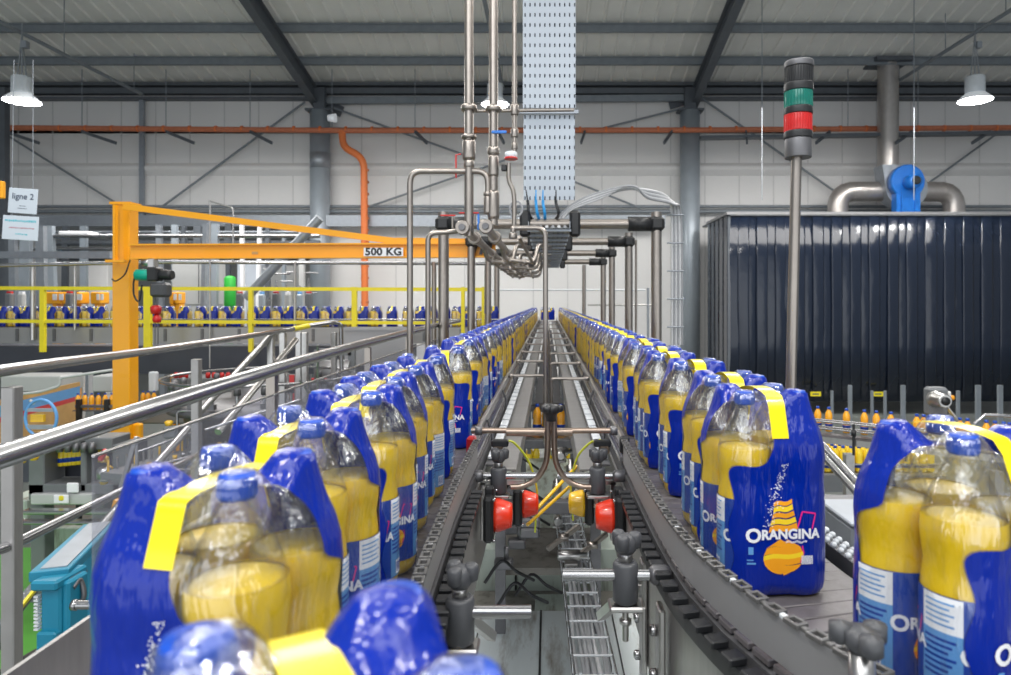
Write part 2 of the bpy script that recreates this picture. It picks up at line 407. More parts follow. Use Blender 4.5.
# back wall: panels with joints, folded horizontal girt; opening at the left into the next hall
WT = ZC+7.1
mb = MB()
OX = X(316, WY); OT = Z(224, WY)
mb.box(((OX+20)/2, WY+.15, WT/2), (20-OX, .3, WT))
mb.box(((OX-25)/2, WY+.15, (WT+OT)/2), (OX+25, .3, WT-OT))
k = -24.0
while k < 19:
    zb = 0 if k > OX else OT
    mb.box((k, WY-.004, (zb+WT)/2), (.035, .012, WT-zb), 1); k += 1.12
prof = [(0, Z(176, WY)), (-.16, Z(171, WY)), (-.2, Z(168.5, WY)), (-.14, Z(166, WY)), (0, Z(163, WY))]
vs = []; 
for x in (-25, 20): vs += [(x, WY+o, z) for o, z in prof]
mb.add(vs, [(i, i+1, i+6, i+5) for i in range(4)], 0, True)
struct(mb.build('wall_back', ['wallm', 'wallj']))
mb = MB().box((-12, 36, 5), (40, .2, 10)); struct(mb.build('wall_far', 'cablt'))
mb = MB().box((-12, 29, 8.6), (40, 14, .2)); struct(mb.build('ceiling_far', 'wallm'))
# roof sheet with ribs, standing on purlins
mb = MB(); x = -28.0; pr = []
while x < 28:
    pr += [(x, 0), (x+.36, 0), (x+.39, -.05), (x+.44, -.05)]; x += .47
y0, y1 = 5.0, WY+.4
vs = [(a, y0, roofz(y0)+b) for a, b in pr]+[(a, y1, roofz(y1)+b) for a, b in pr]; n = len(pr)
mb.add(vs, [(i, i+1, n+i+1, n+i) for i in range(n-1)])
vs2 = [(a, b, c+.12) for a, b, c in vs]; mb.add([vs2[0], vs2[n-1], vs2[2*n-1], vs2[n]], [(0, 1, 2, 3)])
struct(mb.build('ceiling', 'roofm'))
mb = MB()
for j, d in enumerate((20.3, 18.66, 17.0, 15.3)):
    z = roofz(d)-.16
    o = MB().ibeam((-28, d, z), (28, d, z), .12, .24, .03).build('trim_%d' % (2+j), 'purlin'); struct(o)
z = roofz(WY-.3)
mb = MB().box((-4, WY-.3, z-.36), (48, .2, .18)).box((-4, WY-.15, z-.56), (48, .3, .06)).box((-4, WY-.2, z-.12), (48, .3, .1))
struct(mb.build('trim_6', 'struct'))
def rafter(x, lab):
    o = MB().ibeam((x, 9, roofz(9)-.45), (x, WY-.2, roofz(WY-.2)-.62), .24, .5, .035).build('roof_beam', 'struct')
    tag(o, lab, 'beam', 'roof rafters')
rafter(X(320, WY)+.0, 'dark grey steel rafter running up the roof above the left round column')
rafter(X(692, WY)-.0, 'dark grey steel rafter running up the roof above the right round column')
def column(px, lab):
    x = X(px, WY-.5); e = empty('round_column', lab, 'column', (x, WY-.5, 0), 'round steel columns against the back wall')
    zt = Z(116, WY)
    part(MB().lathe([(0, .31), (zt, .31)], (x, WY-.5, 0), seg=28), 'shaft', 'col', e)
    part(MB().box((x, WY-.5, zt+.02), (.8, .5, .06)).beam((x, WY-.5, zt), (x, WY-.5, zt+.75), .35, .2), 'top_plate', 'struct', e)
    if px < 400: part(MB().lathe([(0, .315), (.5, .315)], (x, WY-.5, Z(172, WY)), seg=28), 'band', 'galv', e)
column(320, 'blue-grey round steel column on the back wall, left of the orange drop pipe')
column(690, 'blue-grey round steel column on the back wall, beside the black strip curtain')
e = tag(MB().beam((X(4, 20), 20, 2), (X(4, 20), 20, Z(88, 20)), .2, .2).build('steel_post', 'struct'), 'dark square steel post at the left edge of the back wall', 'post')
e = tag(MB().beam((X(142, 21.8), 21.8, OT), (X(142, 21.8), 21.8, Z(100, 21.8)), .14, .1).build('wall_post', 'galv'), 'slim grey vertical post on the wall above the orange crane column', 'post')
# braces
for (a, b, lab) in (((305, 102), (163, 206), 'thin diagonal wall brace rising to the left round column'),
                    ((0, 131), (116, 203), 'thin diagonal wall brace falling to the top of the crane column'),
                    ((334, 108), (470, 157), 'thin diagonal wall brace falling right from the left round column'),
                    ((368, 207), (505, 160), 'thin diagonal wall brace rising right behind the bent steel pipes'),
                    ((684, 108), (596, 130), 'short diagonal wall brace left of the right round column'),
                    ((575, 182), (640, 208), 'diagonal wall brace ending behind the drooping cable bundle'),
                    ((700, 97), (840, 195), 'thin diagonal wall brace behind the red and green signal tower'),
                    ((1002, 130), (930, 182), 'thin diagonal wall brace at the right behind the blue fan')):
    o = MB().tube([P(*a, WY-.3), P(*b, WY-.3)], .035, 6).build('wall_brace', 'purlin'); tag(o, lab, 'brace', 'wall bracing rods')
for sx, px in ((1, 333), (-1, 678)):
    o = MB().beam(P(px-9, 104, 21.9), P(px+9, 112, 21.9) if sx > 0 else P(px+9, 99, 21.9), .05, .35).build('wall_plate', 'struct')
    tag(o, 'dark gusset plate %s round column where the braces meet' % ('right of the left' if sx > 0 else 'left of the right'), 'plate')
mb = MB().beam(P(325, 101, 21.7), P(686, 98, 21.7), .15, .2); tag(mb.build('tie_beam', 'purlin'), 'long grey tie beam between the two round columns under the eaves', 'beam')
# wall rails
for y, r, lab in ((206.5, .05, 'upper thin horizontal rail pipe along the back wall'), (211.5, .06, 'lower thin horizontal rail pipe along the back wall')):
    tag(MB().tube([P(0, y, 21.75), P(1011, y, 21.75)], r, 8).build('rail_pipe', 'purlin'), lab, 'pipe', 'rail pipes on the back wall')
tag(MB().beam(P(-30, 221, 21.4), P(665, 221, 21.4), .15, .35).build('mezzanine_beam', 'galv'), 'long pale blue-grey steel beam across the back wall at crane height', 'beam')
# orange sprinkler pipe
e = empty('sprinkler_pipe', 'long orange pipe running the whole width high on the back wall', 'pipe', P(548, 130, 21.3))
mb = MB().tube([P(-20, 127.5, 21.05), P(345, 130.5, 21.05), P(700, 130, 21.05), P(1030, 127.5, 21.05)], .085, 12)
part(mb, 'main_pipe', 'pipeor', e)
for px in range(8, 1011, 26):
    part(MB().lathe([(-.03, .1), (.03, .1)], P(px, 128+2*(1-abs(px-500)/500), 21.05), 'x', 12), 'coupling', 'pipeor2', e)
for (px, L) in ((5, 34), (82, 34), (166, 28), (250, 22), (415, 12), (498, 6), (585, -4), (672, -8), (746, 1), (830, -14), (912, -16), (990, -18)):
    a = P(px, 131.5, 20.9)
    part(MB().beam(a, P(px+L, 143, 20.2), .05, .09), 'support_arm', 'struct', e)
for px in (82, 166, 250, 332, 415, 762, 848, 918):
    o = MB().tube([P(px, 127, 21.05), (X(px, 21.05), 21.05, roofz(21.05))], .014, 5).build('hanger_rod', 'galv'); tag(o, 'thin hanger rod from the roof down to the orange wall pipe, %s from the left' % ORD[(82, 166, 250, 332, 415, 762, 848, 918).index(px)], 'rod', 'pipe hanger rods')
tag(MB().beam(P(700, 138, 20.6), P(1020, 133, 20.6), .3, .09).build('cable_duct', 'struct'), 'dark flat cable tray under the orange pipe right of the signal tower', 'cable tray')
o = MB().tube(bend([P(342, 131, 21.05), P(343, 147, 21.05), P(364, 158, 21.05), P(365, 330, 21.2)], .35), .11, 12).build('drop_pipe', 'pipeor2')
tag(o, 'bright orange pipe dropping down the wall from the long orange pipe', 'pipe')
for yy in range(170, 310, 12):
    part(MB().lathe([(-.03, .13), (.03, .13)], P(365, yy, 21.2), 'z', 12), 'coupling', 'pipeor', o)
for px in (762, 914):
    tag(MB().tube([(X(px, 17), 17, roofz(17)), P(px, 200, 17)], .012, 5).build('drop_wire', 'galv'), 'thin drop wire hanging %s' % ('left of the signal tower' if px < 800 else 'in front of the blue fan'), 'wire')
# lamps on conduit
def lamp(px, py, d, sc, lab, piped=True):
    p = P(px, py, d); e = empty('high_bay_lamp', lab, 'lamp', p, 'high-bay lamps')
    R = sc/2
    part(MB().lathe([(.02*sc, R*.96), (0, R), (.05*sc, R*.95), (.16*sc, R*.72), (.24*sc, R*.52)], p, seg=28), 'lamp_shade', 'lampshade', e)
    part(MB().lathe([(.012*sc, 0), (.012*sc, R*.93)], p, seg=28), 'lens', 'lampglow', e)
    part(MB().lathe([(.2*sc, R*.52), (.24*sc, R*.55), (.72*sc, R*.55), (.76*sc, R*.45)], p, seg=20), 'housing', 'lampmetal', e)
    q = p+Vector((0, 0, sc*.76))
    part(MB().tube([q+Vector((.13*sc, 0, 0)), q+Vector((0, 0, sc*1.3)), q+Vector((-.13*sc, 0, 0))], .018, 5).tube([q, q+Vector((0, 0, sc*1.6))], .015, 5)
         .box(q+Vector((.1*sc, 0, sc*.95)), (.12, .12, .16)), 'hanger', 'galv', e)
lamp(22, 102, 15.7, .78, 'white high-bay lamp hanging at the top left over the sign boards')
lamp(975, 101, 16.9, .82, 'white high-bay lamp hanging at the top right over the strip curtain')
lamp(495, 105, 18.5, .78, 'white high-bay lamp seen behind the two vertical steel pipes')
for (x, z, d0, d1, lab) in ((X(18, 15.7), Z(31, 15.7), 11, 20.5, 'straight conduit pipe under the roof carrying the left lamp'), (X(976, 16.9), Z(32, 16.9), 13, 21, 'straight conduit pipe under the roof carrying the right lamp'),
                            (X(497, 18.5), Z(60, 18.5), 14.5, 21, 'straight conduit pipe under the roof behind the two vertical pipes')):
    mb = MB().tube([(x, d0, z), (x, d1, z)], .05, 8)
    for k in range(4):
        dd = d0+.4+k*(d1-d0-.8)/3; mb.tube([(x, dd, z), (x, dd, roofz(dd)-.05)], .012, 5)
    tag(mb.build('lamp_conduit', 'purlin'), lab, 'conduit', 'lamp conduits')
tag(MB().lathe([(-.12, .1), (.12, .14)], P(332, 118, 21), 'x', 12).build('wall_spotlight', 'lampshade'), 'small white spotlight beside the top of the left round column', 'lamp')

# ---------------------------------------------------------------- strip curtain enclosure
ED = 18.0; EXL = X(728, ED); EXR = 14.5; ET = Z(212, ED)
e = empty('strip_curtain_enclosure', 'large black enclosure of glossy hanging plastic strips along the right wall', 'enclosure', (EXL, ED, 0))
rnd = random.Random(3)
x = EXL; i = 0; npl = 0
mbs = MB()
while x < EXR-.1:
    wd = .30; off = .03*(i % 2); tilt = rnd.uniform(-.02, .02)
    mb = MB(); seg = 7; vs = []
    zz = [ET-.12, ET-1.2, ET-2.4, ET-3.6, .35]
    for j, z in enumerate(zz):
        sw = rnd.uniform(-.012, .012)
        for k in range(seg+1):
            t = k/seg-.5
            vs.append((x+wd*(t+.5)+sw, ED-off-.009*math.cos(t*PI)+tilt*t*2+sw, z))
    mb.add(vs, [(j*(seg+1)+k, j*(seg+1)+k+1, (j+1)*(seg+1)+k+1, (j+1)*(seg+1)+k) for j in range(4) for k in range(seg)], 0, True)
    o = part(mb, 'plastic_strip', 'curtain', e)
    md = o.modifiers.new('t', 'SOLIDIFY'); md.thickness = .006
    x += wd-.05; i += 1
mb = MB(); y = ED+.05
side = []
while y < 20.2:
    mb.box((EXL-.01+.02*(len(side) % 2), y+.12, ET/2+.1), (.012, .26, ET-.35)); y += .24; side.append(1)
part(mb, 'side_strips', 'curtain', e)
part(MB().box(((EXL+EXR)/2, ED-.05, ET-.04), (EXR-EXL+.1, .06, .07)).box((EXL-.03, ED+1.1, ET-.04), (.06, 2.3, .07)), 'top_rail', 'alu', e)
part(MB().box(((EXL+EXR)/2, ED+1.55, ET-.06), (EXR-EXL, 2.9, .05)), 'roof_panel', 'cab', e)
part(MB().box((EXL+.03, ED+.03, ET/2), (.07, .07, ET)), 'corner_post', 'struct', e)
for (px, py) in ((815.6, 394), (878, 394)):
    p = P(px, py, ED-.12); o = MB().box(p, (.28, .012, .12)).box(p+Vector((0, -.007, .0)), (.17, .003, .03), 1).build('warning_label', ['railyel', 'inkdark'])
    tag(o, 'small yellow warning label on the strip curtain, %s of two' % ('left' if px < 850 else 'right'), 'label')
p = P(719, 319, 19.3); tag(MB().box(p+Vector((-.03, 0, 0)), (.03, .25, .3), 0, bev=.01).box(p+Vector((-.05, 0, 0)), (.01, .15, .15), 1).build('fire_notice', ['red', 'black']), 'small red notice on the side of the strip curtain enclosure', 'sign')
# fan and ducts
FD = 20.3
e = empty('extraction_fan', 'blue motor and pale snail-shaped extraction fan on top of the black enclosure', 'fan', P(900, 212, FD))
c = P(893, 183, FD); mb = MB()
vs = []; n = 28
prof2 = []
qx, qz = X(905, FD), Z(188, FD)
prof2 = [(X(879, FD), Z(166, FD)), (X(897, FD), Z(166, FD))]
for k in range(n+1):
    a = math.radians(95-275*k/n); r = .52+.16*k/n; prof2.append((qx+r*math.cos(a), qz+r*math.sin(a)))
fr = [(x_, FD-.2, z_) for x_, z_ in prof2]; bk = [(x_, FD+.35, z_) for x_, z_ in prof2]; L = len(fr)
mb.add(fr+bk, [tuple(range(L))[::-1], tuple(range(L, 2*L))]+[(k, (k+1) % L, L+(k+1) % L, L+k) for k in range(L)])
part(mb, 'fan_housing', 'galv', e)
q = P(907, 185, FD-.4)
part(MB().lathe([(-.05, .47), (.0, .5), (.22, .5)], (q.x, FD-.45, q.z+.1), 'y', 30).box((q.x, FD-.33, (q.z+ET)/2-.05), (.7, .3, q.z-ET+.35)), 'pedestal', 'bluep', e)
part(MB().lathe([(-.45, .12), (-.42, .2), (-.05, .2), (0, .16)], (q.x, FD-.47, q.z+.05), 'y', 20), 'motor', 'bluep', e)
part(MB().lathe([(-.02, .1), (0, .13)], (q.x, FD-.93, q.z+.05), 'y', 16), 'motor_cover', 'black', e)
for k in (-1, 1): part(MB().box((q.x+k*.2, FD-.5, (q.z+ET)/2-.1), (.05, .06, q.z-ET)), 'pedestal_rib', 'bluep', e)
r = .30
DX = X(888, FD+.25); ztop = roofz(FD+.25)+.3
def duct(pts, name, lab, extra=0):
    mb = MB().tube(pts, r, 22)
    for i in range(0, len(pts)-1, 1):
        if i % 2 == 0: 
            a, b = Vector(pts[i]), Vector(pts[i+1]); dd = (b-a).normalized()*.02
            mb.tube([a-dd, a+dd], r*1.03, 22)
    o = mb.build(name, 'duct'); tag(o, lab, 'duct', 'fan ducts'); return o
z185 = Z(168, FD)
duct([(DX, FD+.25, z185-.1+(ztop-z185)*k/4) for k in range(5)], 'air_duct', 'vertical steel duct rising from the fan through the roof')
part(MB().box((DX, FD+.25, roofz(FD+.25)-.08), (1.1, .9, .12)), 'roof_flange', 'struct', bpy.data.objects['air_duct'])
zc = Z(190, FD)
duct(bend([(X(902, FD), FD+.3, zc), (X(842, FD), FD+.3, zc), (X(842, FD), FD+.3, ET-.05)], .75, 10), 'air_duct', 'bent steel duct on the left of the blue fan')
duct(bend([(X(912, FD), FD+.3, zc), (X(960, FD), FD+.3, zc), (X(960, FD), FD+.3, ET-.05)], .75, 10), 'air_duct', 'bent steel duct on the right of the blue fan')

# ================================================================ DRINKS PACKS
A_ = .0445
BP = [(0, .026), (.003, .034), (.012, .041), (.03, .0438), (.06, .0440), (.14, .0438), (.165, .0425), (.185, .0400), (.203, .0424), (.222, .0440), (.238, .0428),
      (.255, .038), (.272, .031), (.287, .0235), (.298, .0175), (.306, .0145), (.311, .0145)]
CP = [(.3075, .0152), (.310, .0162), (.326, .0160), (.3295, .0145), (.3298, .0)]
def bottle_mesh(seg, name):   # juice to z=.236, clear plastic above
    mb = MB().lathe(BP, seg=seg, mf=lambda z: 0 if z < .236 else 1)
    mb.lathe([(.2405, .0), (.2395, .018), (.238, .034), (.2365, .0424)], seg=seg, mi=0)
    return mb.mesh(name, ['juice', 'pet'])
def cap_mesh(seg):
    mb = MB().lathe(CP, seg=seg)
    if seg > 12:
        for k in range(24):
            a = 2*PI*k/24; mb.box((.0162*math.cos(a), .0162*math.sin(a), .317), (.001, .0016, .013), 0, Matrix.Rotation(a, 3, 'Z'))
    return mb.mesh('cap', ['cap'])
def wrap(vs, R, z0, a0):    # flat (x,y) onto cylinder
    return [(R*math.sin(x/R+a0), -R*math.cos(x/R+a0), z0+y) for x, y in vs]
def arc_patch(mb, x0, x1, z0, z1, R, a0, mi, n=8):
    vs = wrap([(x0+(x1-x0)*k/n, z) for z in (z0, z1) for k in range(n+1)], R, 0, a0)
    mb.add(vs, [(k, k+1, n+2+k, n+1+k) for k in range(n)], mi, True)
TXT = {}
def gettext(s, size, bold, sp, cuts):
    k = (s, size, bold, sp, cuts)
    if k not in TXT: TXT[k] = text_mesh(*k)
    return TXT[k]
def logo_shapes(sc):
    """the printed logo as flat shapes (x, y, material): orange flask of slices, straw and white word"""
    out = []
    def poly(pts, mi, off): out.append((pts, [tuple(range(len(pts)))], mi, off))
    n = 20
    # bowl of the flask, cut in curved slices
    def slab(y0, y1, hw, mi, off, tilt=0):
        K = 8; up = []; dn = []
        for k in range(K+1):
            t = k/K; x = -hw(y1)+2*hw(y1)*t; up.append((x*sc, (y1+tilt*(t-.5)+.0012*math.sin(t*7))*sc))
            x = -hw(y0)+2*hw(y0)*t; dn.append((x*sc, (y0+tilt*(t-.5)+.0012*math.sin(t*7))*sc))
        vs = dn+up; out.append((vs, [(k, k+1, K+2+k, K+1+k) for k in range(K)], mi, off))
    bowl = lambda y: .022*math.sqrt(max(0, 1-((y+.020)/.0185)**2))+.0003
    slab(-.03845, -.0375, bowl, 3, 0); slab(-.0375, -.0355, bowl, 3, 0); slab(-.0355, -.032, bowl, 3, 0); slab(-.032, -.028, bowl, 3, 0); slab(-.028, -.021, bowl, 3, 0, .002); slab(-.0215, -.0165, bowl, 4, .0001, .003); slab(-.017, -.0095, bowl, 3, 0, .001); slab(-.0095, -.002, bowl, 3, 0)
    nk = lambda y: .017-.26*(y-.006) if y < .03 else .0105-.04*(y-.03)
    for (a, b, mi) in ((.008, .0145, 3), (.0155, .021, 4), (.0225, .0275, 3), (.029, .0345, 4), (.0355, .040, 3)):
        slab(a, b, nk, mi, 0, .003)
    # straw
    def stroke(pts, w_, mi):
        for (x0, y0), (x1, y1) in zip(pts, pts[1:]):
            d = Vector((x1-x0, y1-y0)); d.normalize(); nn = Vector((-d.y, d.x))*w_/2
            out.append(([(x0*sc+nn.x, y0*sc+nn.y), (x1*sc+nn.x, y1*sc+nn.y), (x1*sc-nn.x, y1*sc-nn.y), (x0*sc-nn.x, y0*sc-nn.y)], [(0, 1, 2, 3)], mi, .0001))
    stroke([(.016, .012), (.021, .0285), (.036, .026), (.032, .010)], .0016*sc, 5)
    stroke([(.021, -.008), (.0225, -.016), (.019, -.026)], .0013*sc, 5)
    return out
def logo_text(sc):
    a = gettext('O', .031*sc, .0011*sc, 1, 1); b = gettext('RANGINA', .0215*sc, .0009*sc, 1.02, 1)
    wb = max(x for x, y in b[0])-min(x for x, y in b[0]); wa = max(x for x, y in a[0])-min(x for x, y in a[0])
    tot = wa+wb+.001; out = []
    ca = (max(x for x, y in a[0])+min(x for x, y in a[0]))/2; cb = (max(x for x, y in b[0])+min(x for x, y in b[0]))/2
    out.append(([(x-ca-tot/2+wa/2, y-.004*sc) for x, y in a[0]], a[1], 1, .0006))
    out.append(([(x-cb+tot/2-wb/2, y) for x, y in b[0]], b[1], 1, .0006))
    return out
def label_mesh():
    R = .0447; mb = MB()
    seg = 36; vs = []
    for z in (.030, .158):
        for k in range(seg): vs.append((R*math.sin(2*PI*k/seg), -R*math.cos(2*PI*k/seg), z))
    mb.add(vs, [(k, (k+1) % seg, seg+(k+1) % seg, seg+k) for k in range(seg)], 0, True)
    for a0 in (0, PI):
        for vs, fs, mi, off in logo_shapes(1.2)+logo_text(.85):
            mb.add(wrap(vs, R+.0004+off*.5, .093, a0), fs, mi)
        arc_patch(mb, .047, .092, .118, .157, R+.0004, a0, 1); arc_patch(mb, .047, .092, .031, .118, R+.0004, a0, 2)
        for j in range(7): arc_patch(mb, .050, .086-.004*(j % 3), .108-j*.0065, .111-j*.0065, R+.0006, a0, 0)
        arc_patch(mb, .060, .080, .034, .056, R+.0008, a0, 1)
        for j in range(6): arc_patch(mb, .062+j*.003, .0635+j*.003, .037, .053, R+.001, a0, 0, 1)
        for j in range(5): arc_patch(mb, .051, .084-.005*(j % 2), .149-j*.006, .151-j*.006, R+.0006, a0, 2)
    return mb.mesh('label', ['blueink', 'white', 'lblue', 'orink', 'yeink', 'pink'])
def rfilm(z):
    T = [(0, .036), (.006, .0415), (.02, .0445), (.05, .0452), (.14, .0450), (.185, .0432), (.222, .0450), (.245, .0430), (.262, .0385), (.28, .0325), (.30, .026), (.318, .0205), (.330, .0172), (.34, .0165)]
    for (a, b), (c, d) in zip(T, T[1:]):
        if z <= c: t = (z-a)/(c-a); return b+(d-b)*t
    return T[-1][1]
def contour(phi, z):
    r = rfilm(z); c, s = abs(math.cos(phi)), abs(math.sin(phi))
    if s > c: c, s = s, c
    # hull: rounded square of half-side A_+r, corner radius r
    R1 = (A_+r)/c
    if R1*s > A_:
        q = A_*(c+s); R1 = q+math.sqrt(max(0, q*q-(2*A_*A_-r*r)))
    q = A_*(c+s); disc = q*q-(2*A_*A_-r*r)
    R2 = q+math.sqrt(disc) if disc > 0 else A_*1.0
    low = max(0, 1-z/.035)
    k = .10+.45*low*low+.12*max(0, 1-abs(z-.185)/.04)
    return (1-k)*R1+k*max(R2, R1*.86)+.0006
def capdist(x, y): return min(math.hypot(x-sx*A_, y-sy*A_) for sx in (-1, 1) for sy in (-1, 1))
def dip(x, y):
    d = capdist(x, y); t = min(1, max(0, (d-.014)/.030)); return .026*t*t*(3-2*t)
def rbox(u, z, u0, u1, z0, z1, r):
    k = .089; cx, cz = (u0+u1)/2*k, (z0+z1)/2; hx, hz = (u1-u0)/2*k-r, (z1-z0)/2-r
    dx, dz = abs(u*k-cx)-hx, abs(z-cz)-hz
    return r-(math.hypot(max(dx, 0), max(dz, 0))+min(max(dx, dz), 0))
def window(u, z):     # > 0 where the film is clear; u: 0 front-left corner, 1 front-right, ...
    w_ = -1
    for o in (-4, -2, 0, 2, 4):
        uu = u-o+.03*math.sin(z*70)
        a = rbox(uu-(z-.222)*1.6, z+.03*(uu), -.75, .34, .220, .50, .014); b = rbox(uu, z, -.90, -.02, -.02, .236, .030)
        k = .022; h = max(0, min(1, .5+.5*(a-b)/k)); w_ = max(w_, b+(a-b)*h+k*h*(1-h))
    return w_
def film_mesh(seg, nz, mir, name='film', top=5):
    me_v = []; at = []; fs = []
    zs = [0.003+(.300-.003)*k/nz for k in range(nz+1)]+[.31, .320, .328]
    sg = -1 if mir else 1
    def put(phi, R, z):
        x, y = R*math.cos(phi), R*math.sin(phi)
        u = ((phi+3*PI/4) % (2*PI))/(PI/2)      # phi=-135deg is front-left
        me_v.append((sg*x, y, z)); return u
    for z in zs:
        for k in range(seg):
            phi = 2*PI*k/seg-PI/4; R = contour(phi, z); zz = z
            if z > .27: zz = z-dip(R*math.cos(phi), R*math.sin(phi))*((z-.27)/.06)
            u = put(phi, R, zz); at.append(window(u, z))
    for j in range(1, top+1):
        t = 1-j/(top+.5)
        for k in range(seg):
            phi = 2*PI*k/seg-PI/4; R = contour(phi, .330)*t
            zz = .3325-dip(R*math.cos(phi), R*math.sin(phi))
            u = put(phi, R, zz); at.append(window(u, .33) if t > .45 else min(window(u, .33), window(u, .33))+.0)
    nr = len(zs)+top
    for j in range(nr-1):
        for k in range(seg): fs.append((j*seg+k, j*seg+(k+1) % seg, (j+1)*seg+(k+1) % seg, (j+1)*seg+k))
    fs.append(tuple((nr-1)*seg+k for k in range(seg)))
    me = bpy.data.meshes.new(name); me.from_pydata(me_v, [], fs); me.materials.append(M['film'])
    a = me.attributes.new('window', 'FLOAT', 'POINT'); a.data.foreach_set('value', at)
    me.polygons.foreach_set('use_smooth', [True]*len(fs))
    bm = bmesh.new(); bm.from_mesh(me); bmesh.ops.recalc_face_normals(bm, faces=bm.faces); bm.to_mesh(me); bm.free(); me.update()
    return me
def tape_mesh(mir=0):
    w_ = .0140; path = []
    for z in (.258, .268, .279, .290, .300, .309): path.append((-(contour(-PI/2, z)+.0016), z))
    yt = -path[-1][0]
    for t in (-.85, -.65, -.35, 0, .35, .65, .85): path.append((yt*t, (.3115+.004*(1-t*t)) if mir else (.320+.012*(1-t*t))))
    path += [(-y, z) for y, z in path[:6][::-1]]
    mb = MB(); vs = []
    for y, z in path:
        for s in (-1, 1): vs.append((s*w_, y, z))
    mb.add(vs, [(2*i, 2*i+1, 2*i+3, 2*i+2) for i in range(len(path)-1)], 0, True)
    return mb.mesh('carry_tape', ['yellow'])
def front_y(x, z):
    lo, hi = 0, .12
    # find phi whose contour x equals x
    a, b = -PI/2-PI/3.2, -PI/2+PI/3.2
    for _ in range(28):
        m_ = (a+b)/2; R = contour(m_, z)
        if R*math.cos(m_) < x: a = m_
        else: b = m_
    return contour(a, z)*math.sin(a)
def logo_mesh(mir):
    mb = MB()
    cx = .002; cz = .098
    def putp(vs, fs, mi, off): mb.add([(x+cx, front_y(x+cx, y+cz)-.0012-off, y+cz) for x, y in vs], fs, mi)
    for vs, fs, mi, off in logo_shapes(1.5): putp(vs, fs, {3: 2, 4: 3, 5: 4}[mi], off)
    for vs, fs, mi, off in logo_text(1.0): putp(vs, fs, 0 if mi == 1 else mi, off)
    rr = random.Random(5)
    for j in range(16):      # small script line under the word
        x = .004+j*.0022; y = -.0075+.001*math.sin(j)
        putp([(x, y), (x+.0016, y+.0006), (x+.0018, y+.004*rr.uniform(.5, 1)), (x+.0006, y+.004)], [(0, 1, 2, 3)], 0, .0006)
    for j in range(12):      # barcode
        x = .030+j*.0016; putp([(x, -.042), (x+.0011, -.042), (x+.0011, -.028), (x, -.028)], [(0, 1, 2, 3)], 0, .0002)
    for (x, y, w_, h_) in ((-.058, -.024, .008, .012), (-.060, -.040, .014, .003), (-.060, -.034, .010, .002)):
        putp([(x, y), (x+w_, y), (x+w_, y+h_), (x, y+h_)], [(0, 1, 2, 3)], 1, .0002)
    for j in range(150):     # fizz of bubbles rising
        t = rr.random(); x = -.026+.030*t+rr.gauss(0, .0065*(1-.75*t)+.001); y = .020+.100*t; r_ = rr.uniform(.0005, .0011)
        putp([(x+r_*math.cos(a), y+r_*math.sin(a)) for a in (0, 1.05, 2.1, 3.14, 4.19, 5.24)], [(0, 1, 2, 3, 4, 5)], 0, .0001)
    return mb.mesh('printed_logo', ['white', 'lblue', 'orink', 'yeink', 'pink'])
ME = {}
ME['bottle'] = bottle_mesh(28, 'bottle'); ME['bottle_m'] = bottle_mesh(14, 'bottle'); ME['cap'] = cap_mesh(24); ME['label'] = label_mesh()
ME['cap_m'] = cap_mesh(10)
ME['tape', 0] = tape_mesh(0); ME['tape', 1] = tape_mesh(1); ME['logo'] = logo_mesh(False)
for mr in (0, 1):
    ME['film', mr] = film_mesh(112, 54, mr); ME['film_m', mr] = film_mesh(48, 22, mr, top=3)
def small_pack_mesh(mir):      # distant packs: one mesh
    mb = MB()
    for sx in (-1, 1):
        for sy in (-1, 1):
            mb.lathe([(0, .034), (.02, .0435), (.16, .043), (.185, .040), (.222, .0435), (.25, .038)], (sx*A_, sy*A_, 0), seg=8, mi=0)
            mb.lathe([(.25, .038), (.285, .024), (.306, .0145)], (sx*A_, sy*A_, 0), seg=8, mi=1)
            mb.lathe([(.307, .016), (.329, .016)], (sx*A_, sy*A_, 0), seg=8, mi=2)
    f = film_mesh(24, 12, mir, 'far_film', 2); av = [d.value for d in f.attributes['window'].data]; n0 = len(mb.v)
    mb.add([v.co for v in f.vertices], [tuple(p.vertices) for p in f.polygons], 3, True)
    t = tape_mesh(mir); mb.add([v.co for v in t.vertices], [tuple(p.vertices) for p in t.polygons], 4, True)
    me = mb.mesh('bottle_pack', ['juice', 'pet', 'cap', 'film', 'yellow'])
    a = me.attributes.new('window', 'FLOAT', 'POINT'); vals = [0.0]*len(me.vertices); vals[n0:n0+len(av)] = av; a.data.foreach_set('value', vals)
    return me
ME['far', 0] = small_pack_mesh(0); ME['far', 1] = small_pack_mesh(1)
GL = 'shrink-wrapped drinks packs on the conveyors'
def pack(x, y, z, rz, mir, lab, group, level):
    if level == 2:
        o = bpy.data.objects.new('bottle_pack', ME['far', mir]); C.objects.link(o); o.location = (x, y, z); o.rotation_euler = (0, 0, rz)
        return tag(o, lab, 'drinks pack', group)
    e = empty('bottle_pack', lab, 'drinks pack', (x, y, z), group); e.rotation_euler = (0, 0, rz)
    for sx in (-1, 1):
        for sy in (-1, 1):
            b = child(ME['bottle' if level == 0 else 'bottle_m'], 'bottle', e, (sx*A_, sy*A_, .001), random.Random(x*13+y*7+sx+2*sy).uniform(-.45, .45))
            child(ME['cap' if level == 0 else 'cap_m'], 'cap', b)
            if level == 0 or y < 4: child(ME['label'], 'label', b)
    child(ME['film' if level == 0 else 'film_m', mir], 'shrink_film', e)
    child(ME['tape', mir], 'carry_tape', e)
    if y < 5: child(ME['logo'], 'printed_logo', e)
    return e
rnd = random.Random(11)
def jit(): return math.radians(rnd.uniform(-9, 9))
